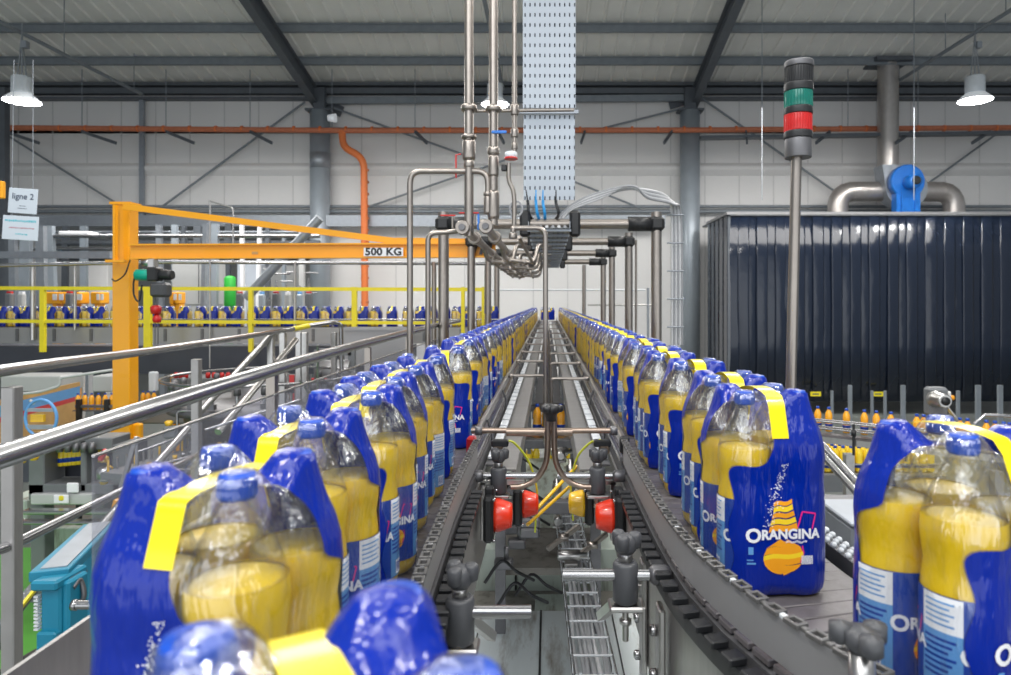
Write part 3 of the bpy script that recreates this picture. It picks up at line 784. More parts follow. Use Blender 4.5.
RP = [(.489, .818, 25, 'blurred pack nearest the right edge, turning on the curved conveyor'),
      (.369, 1.175, 5, 'pack with the white brand word facing us, second in the right-hand row')]
yy = [1.41, 1.73, 2.01, 2.24]
while yy[-1] < 17.6: yy.append(yy[-1]+rnd.uniform(.215, .27)+min(.07, max(0, yy[-1]-3)*.02))
i = 2
for (x, y, a, lab) in RP: pack(x, y, BELT, math.radians(a), 0, 'blue and yellow '+lab, 'right-hand row of packs', 0)
for y in yy:
    if y < 11: lab = 'shrink-wrapped pack of yellow drink bottles, %s from the front in the right-hand row' % ORD[i]
    else: lab = 'tiny shrink-wrapped pack at the far end of the right-hand row'
    pack(.372+rnd.uniform(-.008, .008), y, BELT, jit(), 0, lab, 'right-hand row of packs', 0 if y < 3.2 else 1 if y < 8 else 2); i += 1
LP = [(-.095, .285, 31, 'pack seen from above in the blurred bottom foreground, nearest the camera'),
      (-.305, .640, -12, 'large pack at the lower left, second in the left-hand row'),
      (-.333, .905, -12, 'pack third in the left-hand row, right behind the large lower left pack'),
      (-.330, 1.165, -8, 'pack fourth in the left-hand row')]
for (x, y, a, lab) in LP: pack(x, y, BELT, math.radians(a), 1, 'blue and yellow '+lab, 'left-hand row of packs', 0)
yy = [1.38, 1.62, 1.89, 2.27, 2.69]
while yy[-1] < 17.6: yy.append(yy[-1]+rnd.uniform(.215, .27)+min(.07, max(0, yy[-1]-3)*.02))
i = 4
for y in yy:
    if y < 11: lab = 'shrink-wrapped pack of yellow drink bottles, %s from the front in the left-hand row' % ORD[i]
    else: lab = 'tiny shrink-wrapped pack at the far end of the left-hand row'
    pack(-.352+rnd.uniform(-.008, .008), y, BELT, jit(), 1, lab, 'left-hand row of packs', 0 if y < 3.2 else 1 if y < 8 else 2); i += 1
for x in (-.11, .085): pack(x, 17.9, BELT, .1, 0, 'tiny pack crossing between the rows at the far end, %s of two' % ('left' if x < 0 else 'right'), 'packs crossing at the far end', 2)
PLZ = Z(326.5, 11)
x = -9.35; k = 0
while x < -.75:
    if abs(x+6.45) > .3 or True:
        pack(x, 11+rnd.uniform(-.01, .01), PLZ, PI/2+jit()*.8 if k % 2 else jit(), k % 2,
             'small blue and yellow pack on the raised cross conveyor, %s from its left end' % ORD[k],
             'packs on the raised cross conveyor, left' if x < X(112, 11) else 'packs on the raised cross conveyor, right', 2)
    x += rnd.choice((.195, .2, .205, .26)); k += 1

# ================================================================ MAIN CONVEYORS
rpath = [(.37, 18.2), (.37, 12), (.37, 7), (.37, 4), (.37, 2.4), (.37, 1.6), (.377, 1.25), (.40, 1.07), (.45, .90), (.52, .76), (.63, .62), (.80, .50), (1.0, .43), (1.3, .40)]
lpath = [(-.355, 18.2), (-.355, 12), (-.355, 7), (-.355, 4), (-.355, 2.4), (-.355, 1.6), (-.347, 1.25), (-.335, .95), (-.305, .68), (-.24, .50), (-.15, .36), (-.03, .24), (.12, .16)]
def dens(pth, step=.04):
    sp = smooth_path([(x, y, 0) for x, y in pth], 16); out = [sp[0]]; 
    acc = 0
    for a, b in zip(sp, sp[1:]):
        L = (b-a).length; n = max(1, int(L/.3))
        for k in range(n): out.append(a+(b-a)*(k+1)/n)
    # even resample
    res = [out[0]]; need = step
    for a, b in zip(out, out[1:]):
        L = (b-a).length; pos = 0
        while L-pos >= need:
            pos += need; res.append(a+(b-a)*pos/L); need = step
        need -= (L-pos)
    return res
def offs(path, o):
    out = []
    for i, p in enumerate(path):
        d = Vector(path[min(i+1, len(path)-1)])-Vector(path[max(i-1, 0)]); d.z = 0; d.normalize()
        out.append(Vector(p)+Vector((d.y, -d.x, 0))*o)
    return out
def conveyor(pth, side, lab, insd):
    # insd: sign of offset (right of travel) that points to the middle aisle
    D = dens(pth, .042)
    e = empty('pack_conveyor', lab, 'conveyor', (pth[0][0], 1.5, BELT-.2))
    mb = MB()
    for i in range(len(D)-1):
        p = (D[i]+D[i+1])/2; d = (D[i+1]-D[i]).normalized(); sd = Vector((d.y, -d.x, 0))
        if p.y > 9 and i % 2: continue
        R = Matrix((sd, d, Vector((0, 0, 1)))).transposed()
        mb.box((p.x, p.y, BELT-.006), (.29, .0385 if p.y <= 9 else .08, .010), 0, R, .0015 if p.y < 4 else 0)
    part(mb, 'slat_belt', 'belt', e)
    Dc = dens(pth, .12)
    Dz = [Vector((p.x, p.y, BELT)) for p in Dc]
    part(MB().sweep(Dz, [(-.15, -.014), (.15, -.014), (.15, -.05), (-.15, -.05)]), 'belt_bed', 'darksteel', e)
    for s, nm in ((insd, 'inner_side_plate'), (-insd, 'outer_side_plate')):
        a, b = s*.152, s*.158
        part(MB().sweep(Dz, [(a, -.045), (b, -.045), (b, -.30), (a, -.30)]), nm, 'plate', e)
    # dark chain with blocks below the inner edge, near end
    near = [p for p in D if p.y < 1.75]
    mb = MB().sweep([Vector((p.x, p.y, BELT)) for p in near], [(insd*.160, -.02), (insd*.178, -.02), (insd*.178, -.045), (insd*.160, -.045)])
    for i, p in enumerate(near[:-1]):
        if i % 1 == 0:
            d = (near[i+1]-p).normalized(); sd = Vector((d.y, -d.x, 0)); R = Matrix((sd, d, Vector((0, 0, 1)))).transposed()
            mb.box(p+sd*insd*.172+Vector((0, 0, BELT-.014)), (.028, .026, .012), 0, R, .002)
    part(mb, 'return_chain', 'black', e)
    # toothed guide (bead chain on a strip)
    near = [p for p in dens(pth, .034) if p.y < 1.98]
    gz = .072
    o_ = insd*.148
    mb = MB().sweep([Vector((p.x, p.y, BELT)) for p in near], [(o_-.004, gz), (o_+.004, gz), (o_+.004, .012), (o_-.004, .012)])
    part(mb, 'guide_strip', 'alu', e)
    mb = MB()
    for i, p in enumerate(near[:-1]):
        d = (near[i+1]-p).normalized(); sd = Vector((d.y, -d.x, 0)); c = p+sd*o_+Vector((0, 0, BELT+gz+.004))
        R = Matrix((sd, d, Vector((0, 0, 1)))).transposed()
        for sx in (-1, 1): mb.box(c+sd*.0075*sx, (.0045, .026, .007), 0, R, .001)
        for sy in (-1, 1): mb.box(c+d*.0105*sy, (.012, .005, .007), 0, R, .001)
        mb.box(c+d*.017-Vector((0, 0, .002)), (.008, .010, .006), 1 if i % 3 == 0 else 0, R, .001)
    part(mb, 'guide_chain', ['link', 'whitestud'], e)
    return e
eR = conveyor(rpath, 1, 'right-hand slat conveyor that curves off to the right carrying packs', 1)
eL = conveyor(lpath, -1, 'left-hand slat conveyor carrying the left row of packs', -1)
# outer guide with white studs on the right lane, steel skirt on the left lane
Dr = [p for p in dens(rpath, .03) if p.y < 4]
mb = MB().sweep([Vector((p.x, p.y, BELT)) for p in Dr], [(-.165, .012), (-.20, .012), (-.20, -.02), (-.165, -.02)], 1)
for i, p in enumerate(Dr[:-1]):
    d = (Dr[i+1]-p).normalized(); sd = Vector((d.y, -d.x, 0))
    for k in range(3): mb.lathe([(0, .0075), (.006, .006), (.009, .0)], p-sd*(.171+.012*k)+d*(.012 if k % 2 else 0)+Vector((0, 0, BELT+.012)), seg=6, mi=0)
part(mb, 'studded_guide', ['whitestud', 'grey_pl'], eR)
mb = MB().box((-.62, 3.0, ZC-.475), (.006, 5.0, .10)).box((-.565, 3.0, ZC-.535), (.11, 5.0, .012), 1)
mb.v = [(x, y, z) for x, y, z in mb.v]
part(mb, 'outer_skirt', ['plate', 'alu'], eL)
# straight guard rails from 1.98 m on
for s in (-1, 1):
    e = empty('guard_rail', 'long stainless guard rail along the inner side of the %s row, %s end' % (('left', 'red-capped') if s < 0 else ('right', 'black-capped')), 'guard rail', (s*.225, 1.98, BELT+.06), 'inner guard rails')
    mb = MB().box((s*.225, 10.0, BELT+.062), (.014, 16.0, .032), 0, None, .003).box((s*.218, 10.0, BELT+.012), (.010, 16.0, .012))
    part(mb, 'rail', 'steel', e)
    part(MB().box((s*.225, 1.985, BELT+.058), (.028, .035, .05), 0, None, .006), 'end_cap', 'red' if s < 0 else 'black', e)
    mb = MB(); y = 2.4
    while y < 17: mb.tube([(s*.215, y, BELT+.06), (s*.20, y, BELT+.02), (s*.19, y, BELT-.08)], .006, 6); y += .8
    part(mb, 'bracket', 'darksteel', e)
# middle aisle plates
for s in (-1, 1):
    e = empty('aisle_plate', 'steel cover plate between the rows, %s side of the middle gap' % ('left' if s < 0 else 'right'), 'cover plate', (s*.11, 2.0, BELT-.05), 'aisle cover plates')
    part(MB().box((s*.132, 10.1, BELT-.045), (.062, 16, .006)).box((s*.102, 10.1, BELT-.085), (.006, 16, .08)), 'plate', 'plate', e)
    part(MB().box((s*.178, 10.1, BELT-.03), (.032, 16, .006)), 'wear_strip_bed', 'darksteel', e)
    mb = MB(); y = 2.15; 
    while y < 12:
        mb.box((s*.178, y+.06, BELT-.020), (.030, .105, .010), 0, None, .002); y += .14
    part(mb, 'white_wear_strip', 'whitestud', e)
for s in (-1, 1):
    for j, d in enumerate((3.55, 4.45, 5.3, 6.3, 7.4, 8.7, 10.2, 12, 14)):
        d2 = d+(.15 if s < 0 else 0); o = MB().tube(bend([(s*.205, d2, BELT+.075), (s*.018, d2, BELT+.075), (s*.018, d2, BELT-.30)], .02, 4), .0085, 8)
        o.lathe([(-.012, .013), (.012, .013)], (s*.205, d2, BELT+.075), 'x', 8)
        tag(o.build('support_rod', 'warm'), 'bent steel support rod over the middle gap, %s one on the %s side' % (ORD[j], 'left' if s < 0 else 'right'), 'rod', 'bent support rods in the middle gap')
tag(MB().box((0, 11.5, BELT-.28), (.2, 13, .02)).build('gap_tray', 'darksteel'), 'long dark tray low in the far part of the middle gap', 'tray')
# supports of the gap: cross members between conveyors lower down
for j, d in enumerate((2.7, 3.9, 5.2, 6.8, 8.8, 11)):
    o = MB().box((0, d, BELT-.34), (.42, .05, .05), 0, None, .004).box((-.19, d, BELT-.7), (.04, .04, .7), 0).box((.19, d, BELT-.7), (.04, .04, .7), 0)
    tag(o.build('cross_support', 'darksteel'), 'dark steel cross support between the conveyors, %s from the front' % ORD[j], 'support', 'cross supports')
# rods with knobs
def knob_unit(s, d, lab, bracket=True):
    zr = ZC-.5; gx = s*.205; kx = s*.142
    e = empty('clamp_knob', lab, 'clamp', (kx, d, zr), 'star knob clamps')
    part(MB().tube([(gx+s*.02, d, zr), (kx-s*.115, d, zr)], .0105, 12), 'rod', 'tube', e)
    part(MB().lathe([(-.02, .012), (-.012, .018), (.012, .018), (.02, .012)], (gx, d, zr), 'x', 12), 'collar', 'darksteel', e)
    part(MB().lathe([(-.048, .0215), (-.045, .0235), (.020, .0235), (.026, .019)], (kx, d, zr), seg=20), 'clamp_body', 'grey_pl', e)
    part(MB().lathe([(.024, .013), (.044, .013)], (kx, d, zr), seg=14), 'spindle', 'steel', e)
    mb = MB().lathe([(.040, .014), (.048, .020), (.066, .020), (.074, .012), (.075, 0)], (kx, d, zr), seg=16)
    for k in range(3):
        a = 2*PI*k/3+.15; mb.lathe([(.048, .006), (.052, .0115), (.072, .0125), (.077, .009), (.078, 0)], (kx+.018*math.cos(a), d+.018*math.sin(a), zr), seg=14)
    part(mb, 'star_knob', 'grey_pl', e)
    part(MB().box((kx, d, zr-.056), (.062, .045, .010), 0, None, .003).box((kx+s*.031, d, zr-.10), (.006, .045, .10), 0, None, .002).tube([(kx, d, zr-.06), (kx, d, zr-.12)], .006, 8)
         .lathe([(-.09, .011), (-.08, .011)], (kx, d, zr), seg=6), 'bracket', 'steel', e)
    return e
knob_unit(-1, 1.087, 'grey star knob clamp on a steel rod, near the bottom left of the aisle')
knob_unit(1, 1.235, 'grey star knob clamp on a steel rod, near the bottom right of the aisle')
knob_unit(-1, 1.937, 'dark star knob clamp with rod beside the red lenses, left one')
knob_unit(1, 1.937, 'dark star knob clamp with rod beside the red lenses, right one')
# outer knob at lower right, standing on the curved guide
e = empty('clamp_knob', 'blurred dark knob on the curved guide at the bottom right', 'clamp', P(862, 660, .70), 'star knob clamps')
c = P(862, 640, .70)
mb = MB().lathe([(-.012, .012), (-.004, .019), (.010, .019), (.014, 0)], c, seg=16)
for k in range(3):
    a = 2*PI*k/3+.5; mb.lathe([(-.008, .006), (-.004, .012), (.012, .012), (.016, 0)], (c.x+.021*math.cos(a), c.y+.021*math.sin(a), c.z), seg=10)
part(mb, 'star_knob', 'grey_pl', e)
part(MB().lathe([(-.10, .013), (-.012, .013)], c, seg=14), 'stem', 'steel', e)
# steel support frames below the knobs
for s, d, lab in ((-1, 1.25, 'left'), (1, 1.35, 'right')):
    e = empty('leg_frame', 'stainless upright frame with bolts under the %s conveyor edge near us' % lab, 'frame', (s*.2, d, BELT-.5), 'upright leg frames')
    for dd in (-.12, .10):
        part(MB().box((s*.205, d+dd, BELT-.55), (.012, .045, .95), 0, None, .003), 'upright', 'steel', e)
    part(MB().beam((s*.19, d-.12, BELT-.22), (s*.10, d-.22, BELT-.36), .03, .012), 'brace', 'steel', e); part(MB().beam((s*.20, d+.1, BELT-.12), (s*.13, d+.32, BELT-.30), .02, .02), 'brace', 'steel', e)
    for dz in (-.12, -.2, -.28, -.36):
        for dd in (-.12, .1):
            part(MB().lathe([(0, .010), (.010, .010), (.014, .005)], (s*.198-.006*s, d+dd, BELT+dz), 'x', 6) if s < 0 else MB().lathe([(-.014, .005), (-.010, .010), (0, .010)], (s*.198, d+dd, BELT+dz), 'x', 6), 'bolt', 'tube', e)
# rust-brown cross bar and Y pipes
e = empty('cross_bar', 'brown-tinted steel bar with sleeves joining both guard rails', 'bar', (0, 1.95, ZC-.37))
part(MB().tube([(-.222, 1.95, ZC-.372), (.19, 1.95, ZC-.372)], .0085, 12), 'bar', 'rustrod', e)
for a, b in ((-.12, -.01), (.01, .07)): part(MB().tube([(a, 1.95, ZC-.376), (b, 1.95, ZC-.376)], .0125, 12), 'sleeve', 'rustrod', e)
part(MB().lathe([(-.01, .014), (.01, .014)], (-.2, 1.95, ZC-.372), 'x', 8), 'clamp', 'darksteel', e); part(MB().lathe([(-.01, .014), (.01, .014)], (.19, 1.95, ZC-.372), 'x', 8), 'clamp', 'darksteel', e)
e = empty('forked_pipe', 'two brown bent pipes hanging in a wishbone shape under a black knob', 'pipe', P(551, 425, 1.93))
for s in (-1, 1):
    d = 1.93; pts = [P(551+s*3.2, 418, d), P(551+s*3.5, 448, d), P(551+s*6, 465, d), P(551+s*15, 479, d), P(551+s*28, 486, d), P(551+s*40, 487, d)]
    part(MB().tube(smooth_path(pts, 6), .0085, 12), 'bent_pipe', 'rustrod', e)
mb = MB().lathe([(-.025, .014), (-.005, .018), (.0, .026), (.018, .026), (.024, .0)], P(551, 412, 1.9), seg=16)
for k in range(3):
    a = 2*PI*k/3; c = P(551, 412, 1.9); mb.lathe([(.0, .008), (.004, .013), (.018, .013), (.022, 0)], (c.x+.022*math.cos(a), c.y+.022*math.sin(a), c.z), seg=10)
part(mb, 'star_knob', 'black', e)
# sensors with coloured lenses
def lens(px, py, d, s, R, mat, lab):
    c = P(px, py, d); e = empty('sensor_lamp', lab, 'sensor', c, 'round sensor lamps')
    part(MB().box((c.x-s*.012, c.y, c.z), (.028, R*2.35, R*2.7), 0, None, .008).box((c.x-s*.012, c.y, c.z+R*1.4), (.024, .03, .03), 0, None, .004), 'housing', 'black', e)
    pr = [(0, R), (.01, R), (.04, R*.78), (.048, R*.7), (.050, 0)]
    if s < 0: pr = [(-z, r) for z, r in pr][::-1]
    part(MB().lathe(pr, (c.x+s*.002, c.y, c.z), 'x', 28), 'lens', mat, e)
    for dy in (-1, 1):
        for dz in (-1, 1): part(MB().lathe([(-.005, .006), (.005, .006)], (c.x-s*.012, c.y+dy*R*.95, c.z+dz*R*1.15), 'x', 6) if False else MB().lathe([(-.004, .005), (.004, .005)], (c.x+s*.003, c.y+dy*R*1.0, c.z+dz*R*1.2), 'x', 6), 'screw', 'tube', e)
lens(494, 515, 1.87, 1, .046, 'redlens', 'red cone lens in a black housing, outermost on the left')
lens(522, 504, 2.1, 1, .042, 'redlens', 'smaller red lens in a black housing, inner left')
lens(585, 503, 2.1, -1, .042, 'yellens', 'yellow lens in a black housing, inner right')
lens(614, 516, 1.87, -1, .046, 'redlens', 'red cone lens in a black housing, outermost on the right')
for s in (-1, 1):
    tag(MB().beam((s*.20, 1.99, ZC-.53), (s*.07, 1.99, ZC-.53), .03, .012).beam((s*.19, 1.99, ZC-.53), (s*.19, 1.99, ZC-.7), .012, .03).build('sensor_bracket', 'steel'), 'flat steel bracket holding the round lamps on the %s' % ('left' if s < 0 else 'right'), 'bracket')
for pts, lab in (([(503, 441), (514, 443), (529, 462), (537, 490), (536, 515), (535, 532)], 'thin yellow cable looping down on the left of the forked pipe'),
                 ([(600, 440), (590, 443), (577, 458), (571, 485), (572, 505), (573, 520)], 'thin yellow cable looping down on the right of the forked pipe')):
    tag(MB().tube(smooth_path([P(a, b, 1.98+.05*i_) for i_, (a, b) in enumerate(pts)], 5), .0035, 6).build('yellow_cable', 'yelcable'), lab, 'cable', 'yellow cables')
for s in (-1, 1):
    tag(MB().box(P(551+s*51, 443, 1.98), (.05, .03, .02), 0, None, .004).box(P(551+s*53, 449, 1.98), (.03, .03, .025), 1, None, .004).build('photo_sensor', ['black', 'yelcable' if False else 'rustrod']),
        'small cable plug block on the %s start of the yellow cable' % ('left' if s < 0 else 'right'), 'sensor')
for a, b, lab in (((577, 466), (532, 514), 'upper'), ((569, 487), (527, 525), 'lower')):
    tag(MB().tube([P(*a, 2.3), P(*b, 2.15)], .006, 8).build('brass_rod', 'yellens'), 'slanting brass-yellow rod in the gap, %s of two' % lab, 'rod')
# cable ladder with cables
e = empty('cable_ladder', 'wire basket cable ladder running along the gap floor filled with grey cables', 'cable ladder', (.1, 1.8, ZC-1.02))
zl = ZC-1.02
def lx(d): return .123-.025*(d-1.84)
mb = MB()
for s in (-1, 1):
    for dz in (0, .05): mb.tube([(lx(1.3)+s*.055, 1.3, zl+dz), (lx(3.3)+s*.055, 3.3, zl+dz)], .003, 6)
part(mb, 'side_wires', 'tube', e)
d = 1.35
while d < 3.3:
    part(MB().tube([(lx(d)-.055, d, zl+.05), (lx(d)-.055, d, zl), (lx(d)+.055, d, zl), (lx(d)+.055, d, zl+.05)], .0032, 6).tube([(lx(d)-.055, d, zl+.05), (lx(d)+.055, d, zl+.05)], .0032, 6), 'rung', 'whitestud', e); d += .1
rr = random.Random(4)
for k in range(9):
    x0 = -.04+.01*k; pts = [(lx(dd)+x0+rr.uniform(-.008, .008), dd, zl+.012+rr.uniform(0, .02)) for dd in (1.25, 1.6, 1.95, 2.3, 2.65, 3.0, 3.35)]
    part(MB().tube(smooth_path(pts, 4), .0065, 6), 'cable', 'cablew' if k % 3 == 0 else 'cable', e)
rr = random.Random(8)
for k in range(26):
    s_ = -1 if k % 2 else 1; x = s_*rr.uniform(.03, .17); d = 2.35+rr.random()*.9; z = ZC-.66-rr.random()*.42; q = k % 4
    mb = MB()
    if q == 0: mb.lathe([(-.05, .016), (-.045, .02), (.03, .02), (.035, .01), (.06, .01)], (x, d, z), 'xyz'[k % 3], 14).box((x, d, z-.03), (.05, .05, .012), 0, None, .003)
    elif q == 1: mb.box((x, d, z), (.07, .05, .035), 0, None, .006).lathe([(0, .009), (.05, .009)], (x+.01, d, z+.015), 'z', 8)
    elif q == 2: mb.beam((x-.06, d, z-.03), (x+.06, d+.08, z+.03), .018, .018, 0, bev=.003).lathe([(-.02, .014), (.02, .014)], (x, d+.04, z), 'x', 10)
    else: mb.tube(smooth_path([(x-.08, d, z-.05), (x-.02, d+.03, z+.02), (x+.04, d-.02, z), (x+.10, d+.05, z-.06)], 5), .006, 6)
    tag(mb.build(['air_cylinder', 'valve_unit', 'link_bar', 'air_hose'][q], ['steel', 'darksteel', 'warm', 'black'][q]), 'small %s in the gap clutter beyond the round lamps, %s from the front' % (['air cylinder', 'valve unit', 'link bar', 'black hose'][q], ORD[k]), 'fitting', 'machine parts in the gap')
tag(MB().box((0, 3.05, ZC-1.12), (.42, .5, .03)).build('lower_shelf', 'dirty'), 'dirty shelf under the small machine parts in the gap', 'shelf')
# lower machine deck seen through the gap
tag(MB().box((0, 1.9, ZC-1.34), (1.7, 1.96, .04)).box((-.03, 1.9, ZC-1.318), (.008, 1.96, .004), 1).box((-.28, 1.9, ZC-1.318), (.004, 1.96, .004), 1).box((.27, 1.9, ZC-1.318), (.004, 1.96, .004), 1).build('cover_deck', ['panelm', 'black']),
    'stained pale blue-grey cover plates on the lower deck under the gap', 'cover plate')
tag(MB().box((0, 3.12, ZC-1.45), (1.6, .46, .03)).box((0, 2.90, ZC-1.40), (1.6, .015, .10)).box((.02, 3.1, ZC-1.41), (.16, .2, .05), 1, None, .005).build('drip_tray', ['dirty', 'greenish']), 'dirty brown drip tray behind the lower cover plates', 'tray')
tag(MB().box((0, 3.75, ZC-1.36), (1.6, .8, .26)).box((-.16, 3.345, ZC-1.33), (.01, .006, .2), 1).build('pump_unit', ['greenish', 'black']), 'stained green-grey machine base beyond the drip tray', 'machine base')
tag(MB().box((0, 5.6, ZC-1.62), (1.5, 2.6, .05)).build('lower_deck', 'greenish'), 'green-grey lower deck under the crossing bottle line', 'deck')

# ---------------------------------------------------------------- single bottles on lower conveyors
def small_bottle_mesh(mat, nm, h=.20, seg=12):
    k = h/.2
    mb = MB().lathe([(0, .022), (.006, .028), (.06, .029), (.10, .0265), (.125, .029), (.150, .024), (.170, .013), (.178, .0115)], seg=seg, mi=0)
    mb.lathe([(.178, .0135), (.196, .0135), (.197, 0)], seg=10, mi=1)
    mb.lathe([(.030, .0296), (.062, .0299), (.064, .0296)], seg=seg, mi=2)
    mb.v = [(x*k, y*k, z*k) for x, y, z in mb.v]
    return mb.mesh(nm, [mat, 'cap', 'blueink'])
SB = small_bottle_mesh('orjuice', 'orange_bottle', .22); SY = small_bottle_mesh('yejuice', 'yellow_bottle', .26)
def put(me, nm, p, lab, grp):
    o = bpy.data.objects.new(nm, me); C.objects.link(o); o.location = p; return tag(o, lab, 'bottle', grp)
OBX = [85, 127, 177, 258, 340, 395, 462, 580, 612, 777, 812, 898, 937, 978, 1005]
def oline(px): return 6.05-.85*(px-808)/203
zob = Z(405, 6.05)-.22
for j, q in enumerate(OBX):
    px = 790+q/4.574; d = oline(px)
    put(SB, 'orange_bottle', (X(px, d), d, zob), 'small orange drink bottle on the side line before the strip curtain, %s from the left' % ORD[j], 'orange bottles before the strip curtain')
a = Vector((X(700, 6.5), 6.5, zob)); b = Vector((X(1060, 4.95), 4.95, zob))
e = empty('bottle_conveyor', 'stainless side conveyor carrying single orange bottles before the strip curtain', 'conveyor', a)
part(MB().beam(a-Vector((0, 0, .01)), b-Vector((0, 0, .01)), .1, .02), 'belt', 'belt', e)
dn = (b-a).normalized(); sd = Vector((dn.y, -dn.x, 0))
part(MB().beam(a-Vector((0, 0, .045)), b-Vector((0, 0, .045)), .13, .05), 'body', 'steel', e)
for s in (-1, 1):
    for hz in (.05, .11):
        part(MB().tube([a+sd*s*.05+Vector((0, 0, hz)), b+sd*s*.05+Vector((0, 0, hz))], .008, 8), 'guide_rail', 'tube', e)
for k in range(7):
    p = a+(b-a)*(.08+.14*k)
    part(MB().tube([p+sd*.09+Vector((0, 0, .12)), p+sd*.09-Vector((0, 0, .14))], .012, 8).lathe([(.02, .02), (.07, .02)], p+sd*.09, seg=10), 'post', 'black', e)
for k in range(3): part(MB().beam(a+(b-a)*(.1+.38*k)-Vector((0, 0, .15)), Vector(((a+(b-a)*(.1+.38*k)).x, (a+(b-a)*(.1+.38*k)).y, 0)), .07, .07), 'leg', 'steel', e)
# handrail piece + gearmotor
tag(MB().tube([P(974, 424, 5.0), P(985, 415, 5.0), P(1008, 416, 5.0), P(1020, 417, 5.0)], .011, 8).build('guide_hoop', 'tube'), 'bent tube hoop over the orange bottles at the right edge', 'rail')
c = P(931, 400, 5.7); e = empty('gear_motor', 'grey gear motor standing above the orange bottle line', 'motor', c)
part(MB().box((c.x+.04, c.y, c.z-.01), (.16, .12, .24), 0, None, .02), 'gearbox', 'cab', e)
part(MB().lathe([(-.16, .05), (-.15, .06), (-.06, .06), (-.05, .07), (0, .07)], (c.x, c.y-.05, c.z+.02), 'y', 20), 'motor_body', 'steel', e)
part(MB().lathe([(-.172, 0), (-.17, .035), (-.16, .035)], (c.x, c.y-.05, c.z+.02), 'y', 16), 'fan_cap', 'black', e)
part(MB().box((c.x+.14, c.y, c.z+.03), (.04, .05, .09), 0, None, .008), 'terminal_box', 'wallm', e)
part(MB().lathe([(0, .022), (.03, .02), (.032, 0)], (c.x+.16, c.y, c.z+.02), 'x', 12), 'orange_button', 'orink', e)
part(MB().beam((c.x+.05, c.y, c.z-.1), (c.x+.05, c.y, c.z-.42), .1, .06), 'stand', 'steel', e)
part(MB().beam((c.x+.12, c.y-.03, c.z-.06), (c.x+.26, c.y-.03, c.z-.24), .05, .01), 'chute', 'steel', e)
# posts in front of curtain
for j, (px, w_) in enumerate(((796, 3), (832, 3), (850, 5), (872, 3), (885, 3), (903, 6), (958, 4), (978, 7), (1000, 7))):
    tag(MB().box(P(px, 402, 12)-Vector((0, 0, .55)), (w_/F*12*.65, .05, 1.7 if w_ > 4 else 1.5)).build('line_post', 'purlin'), 'slim grey post standing before the strip curtain, %s from the left' % ORD[j], 'post', 'posts before the strip curtain')
# accumulation table with yellow bottles at right
d0 = 6.6; zt = Z(440, 6.9)-.26
e = empty('bottle_table', 'accumulation table full of yellow bottles right of the word-facing pack', 'table', (X(860, 7), 7, zt))
part(MB().box((X(850, 7), 7.0, zt-.02), (1.5, .8, .03)), 'table_top', 'steel', e)
part(MB().box((X(850, 7), 6.58, zt-.10), (1.5, .03, .16)), 'front_plate', 'cab', e)
for s in (-.7, .7): part(MB().box((X(850, 7)+s, 6.7, zt/2), (.07, .07, zt-.05)), 'leg', 'cab', e)
part(MB().tube([(X(850, 7)-.75, 6.60, zt+.08), (X(850, 7)+.75, 6.60, zt+.08)], .01, 8), 'guide_rail', 'tube', e)
for r_ in range(5):
    for k in range(15):
        put(SY, 'yellow_bottle', (X(806, 7)+k*.0785+r_*.012, 6.66+r_*.105, zt), 'yellow drink bottle in the %s row of the right-hand table, %s from the left' % (['front', 'second', 'middle', 'fourth', 'back'][r_], ORD[k]), 'yellow bottles on the right-hand table')
# bottles in the middle gap
zc_ = Z(444, 6.9)-.26
tag(MB().box((0, 6.95, zc_-.03), (1.5, .3, .06)).build('crossing_belt', 'belt'), 'narrow dark belt crossing under the conveyors with yellow bottles', 'conveyor')
for k in range(9):
    if k == 3: continue
    put(SY, 'yellow_bottle', (X(523, 6.9)+k*.068, 6.9, zc_), 'yellow bottle with blue cap on the belt crossing under the gap, %s from the left' % ORD[k if k < 3 else k-1], 'yellow bottles crossing under the gap')
zo_ = Z(402, 4.8)-.22
for j, px in enumerate((537, 546, 561, 573)):
    put(SB, 'orange_bottle', (X(px, 4.8), 4.8+(.0 if j % 2 else .07), zo_-.02), 'orange bottle just below the middle gap, %s from the left' % ORD[j], 'orange bottles below the middle gap')
tag(MB().box((0, 4.83, zo_-.04), (.5, .2, .03)).build('bottle_shelf', 'steel'), 'small steel shelf under the orange bottles in the gap', 'shelf')
# right side clutter behind the front pack
tag(MB().tube([P(818, 440, 2.7), P(866, 492, 2.3)], .014, 10).tube([P(812, 443, 2.7), P(858, 494, 2.3)], .014, 10).build('diagonal_rail', 'tube'), 'pair of slanting steel tubes right of the word-facing pack', 'rail')
c = P(862, 522, 2.1)
tag(MB().box((c.x+.02, c.y, c.z-.03), (.20, .22, .10), 0, None, .01).box((c.x+.02, c.y, c.z+.03), (.22, .24, .014), 0, None, .004).build('junction_box', 'galv'), 'blue-grey flat junction box beside the curved conveyor', 'box')
tag(MB().box((1.55, 2.2, BELT-.38), (1.7, 1.4, .06)).box((1.55, 1.9, BELT-.31), (1.7, .05, .12), 1).build('side_table', ['darksteel', 'cab']), 'flat grey steel machine deck beyond the curved conveyor', 'deck')
for j, (x, y) in enumerate(((.72, 2.2), (.86, 2.5), (.95, 2.75))):
    tag(MB().tube([(x, y, BELT-.32), (x, y, BELT-.12)], .012, 8).lathe([(0, .03), (.05, .03), (.055, 0)], (x, y, BELT-.16), seg=12).build('foot_clamp', 'darksteel'), 'dark clamp foot on the deck beyond the right row, %s from the front' % ORD[j], 'clamp', 'clamp feet')
tag(MB().beam((.545, 2.1, BELT+.07), (.545, 17.5, BELT+.07), .014, .03).build('outer_guard_rail', 'steel'), 'long steel guard rail on the outer side of the right row', 'guard rail')

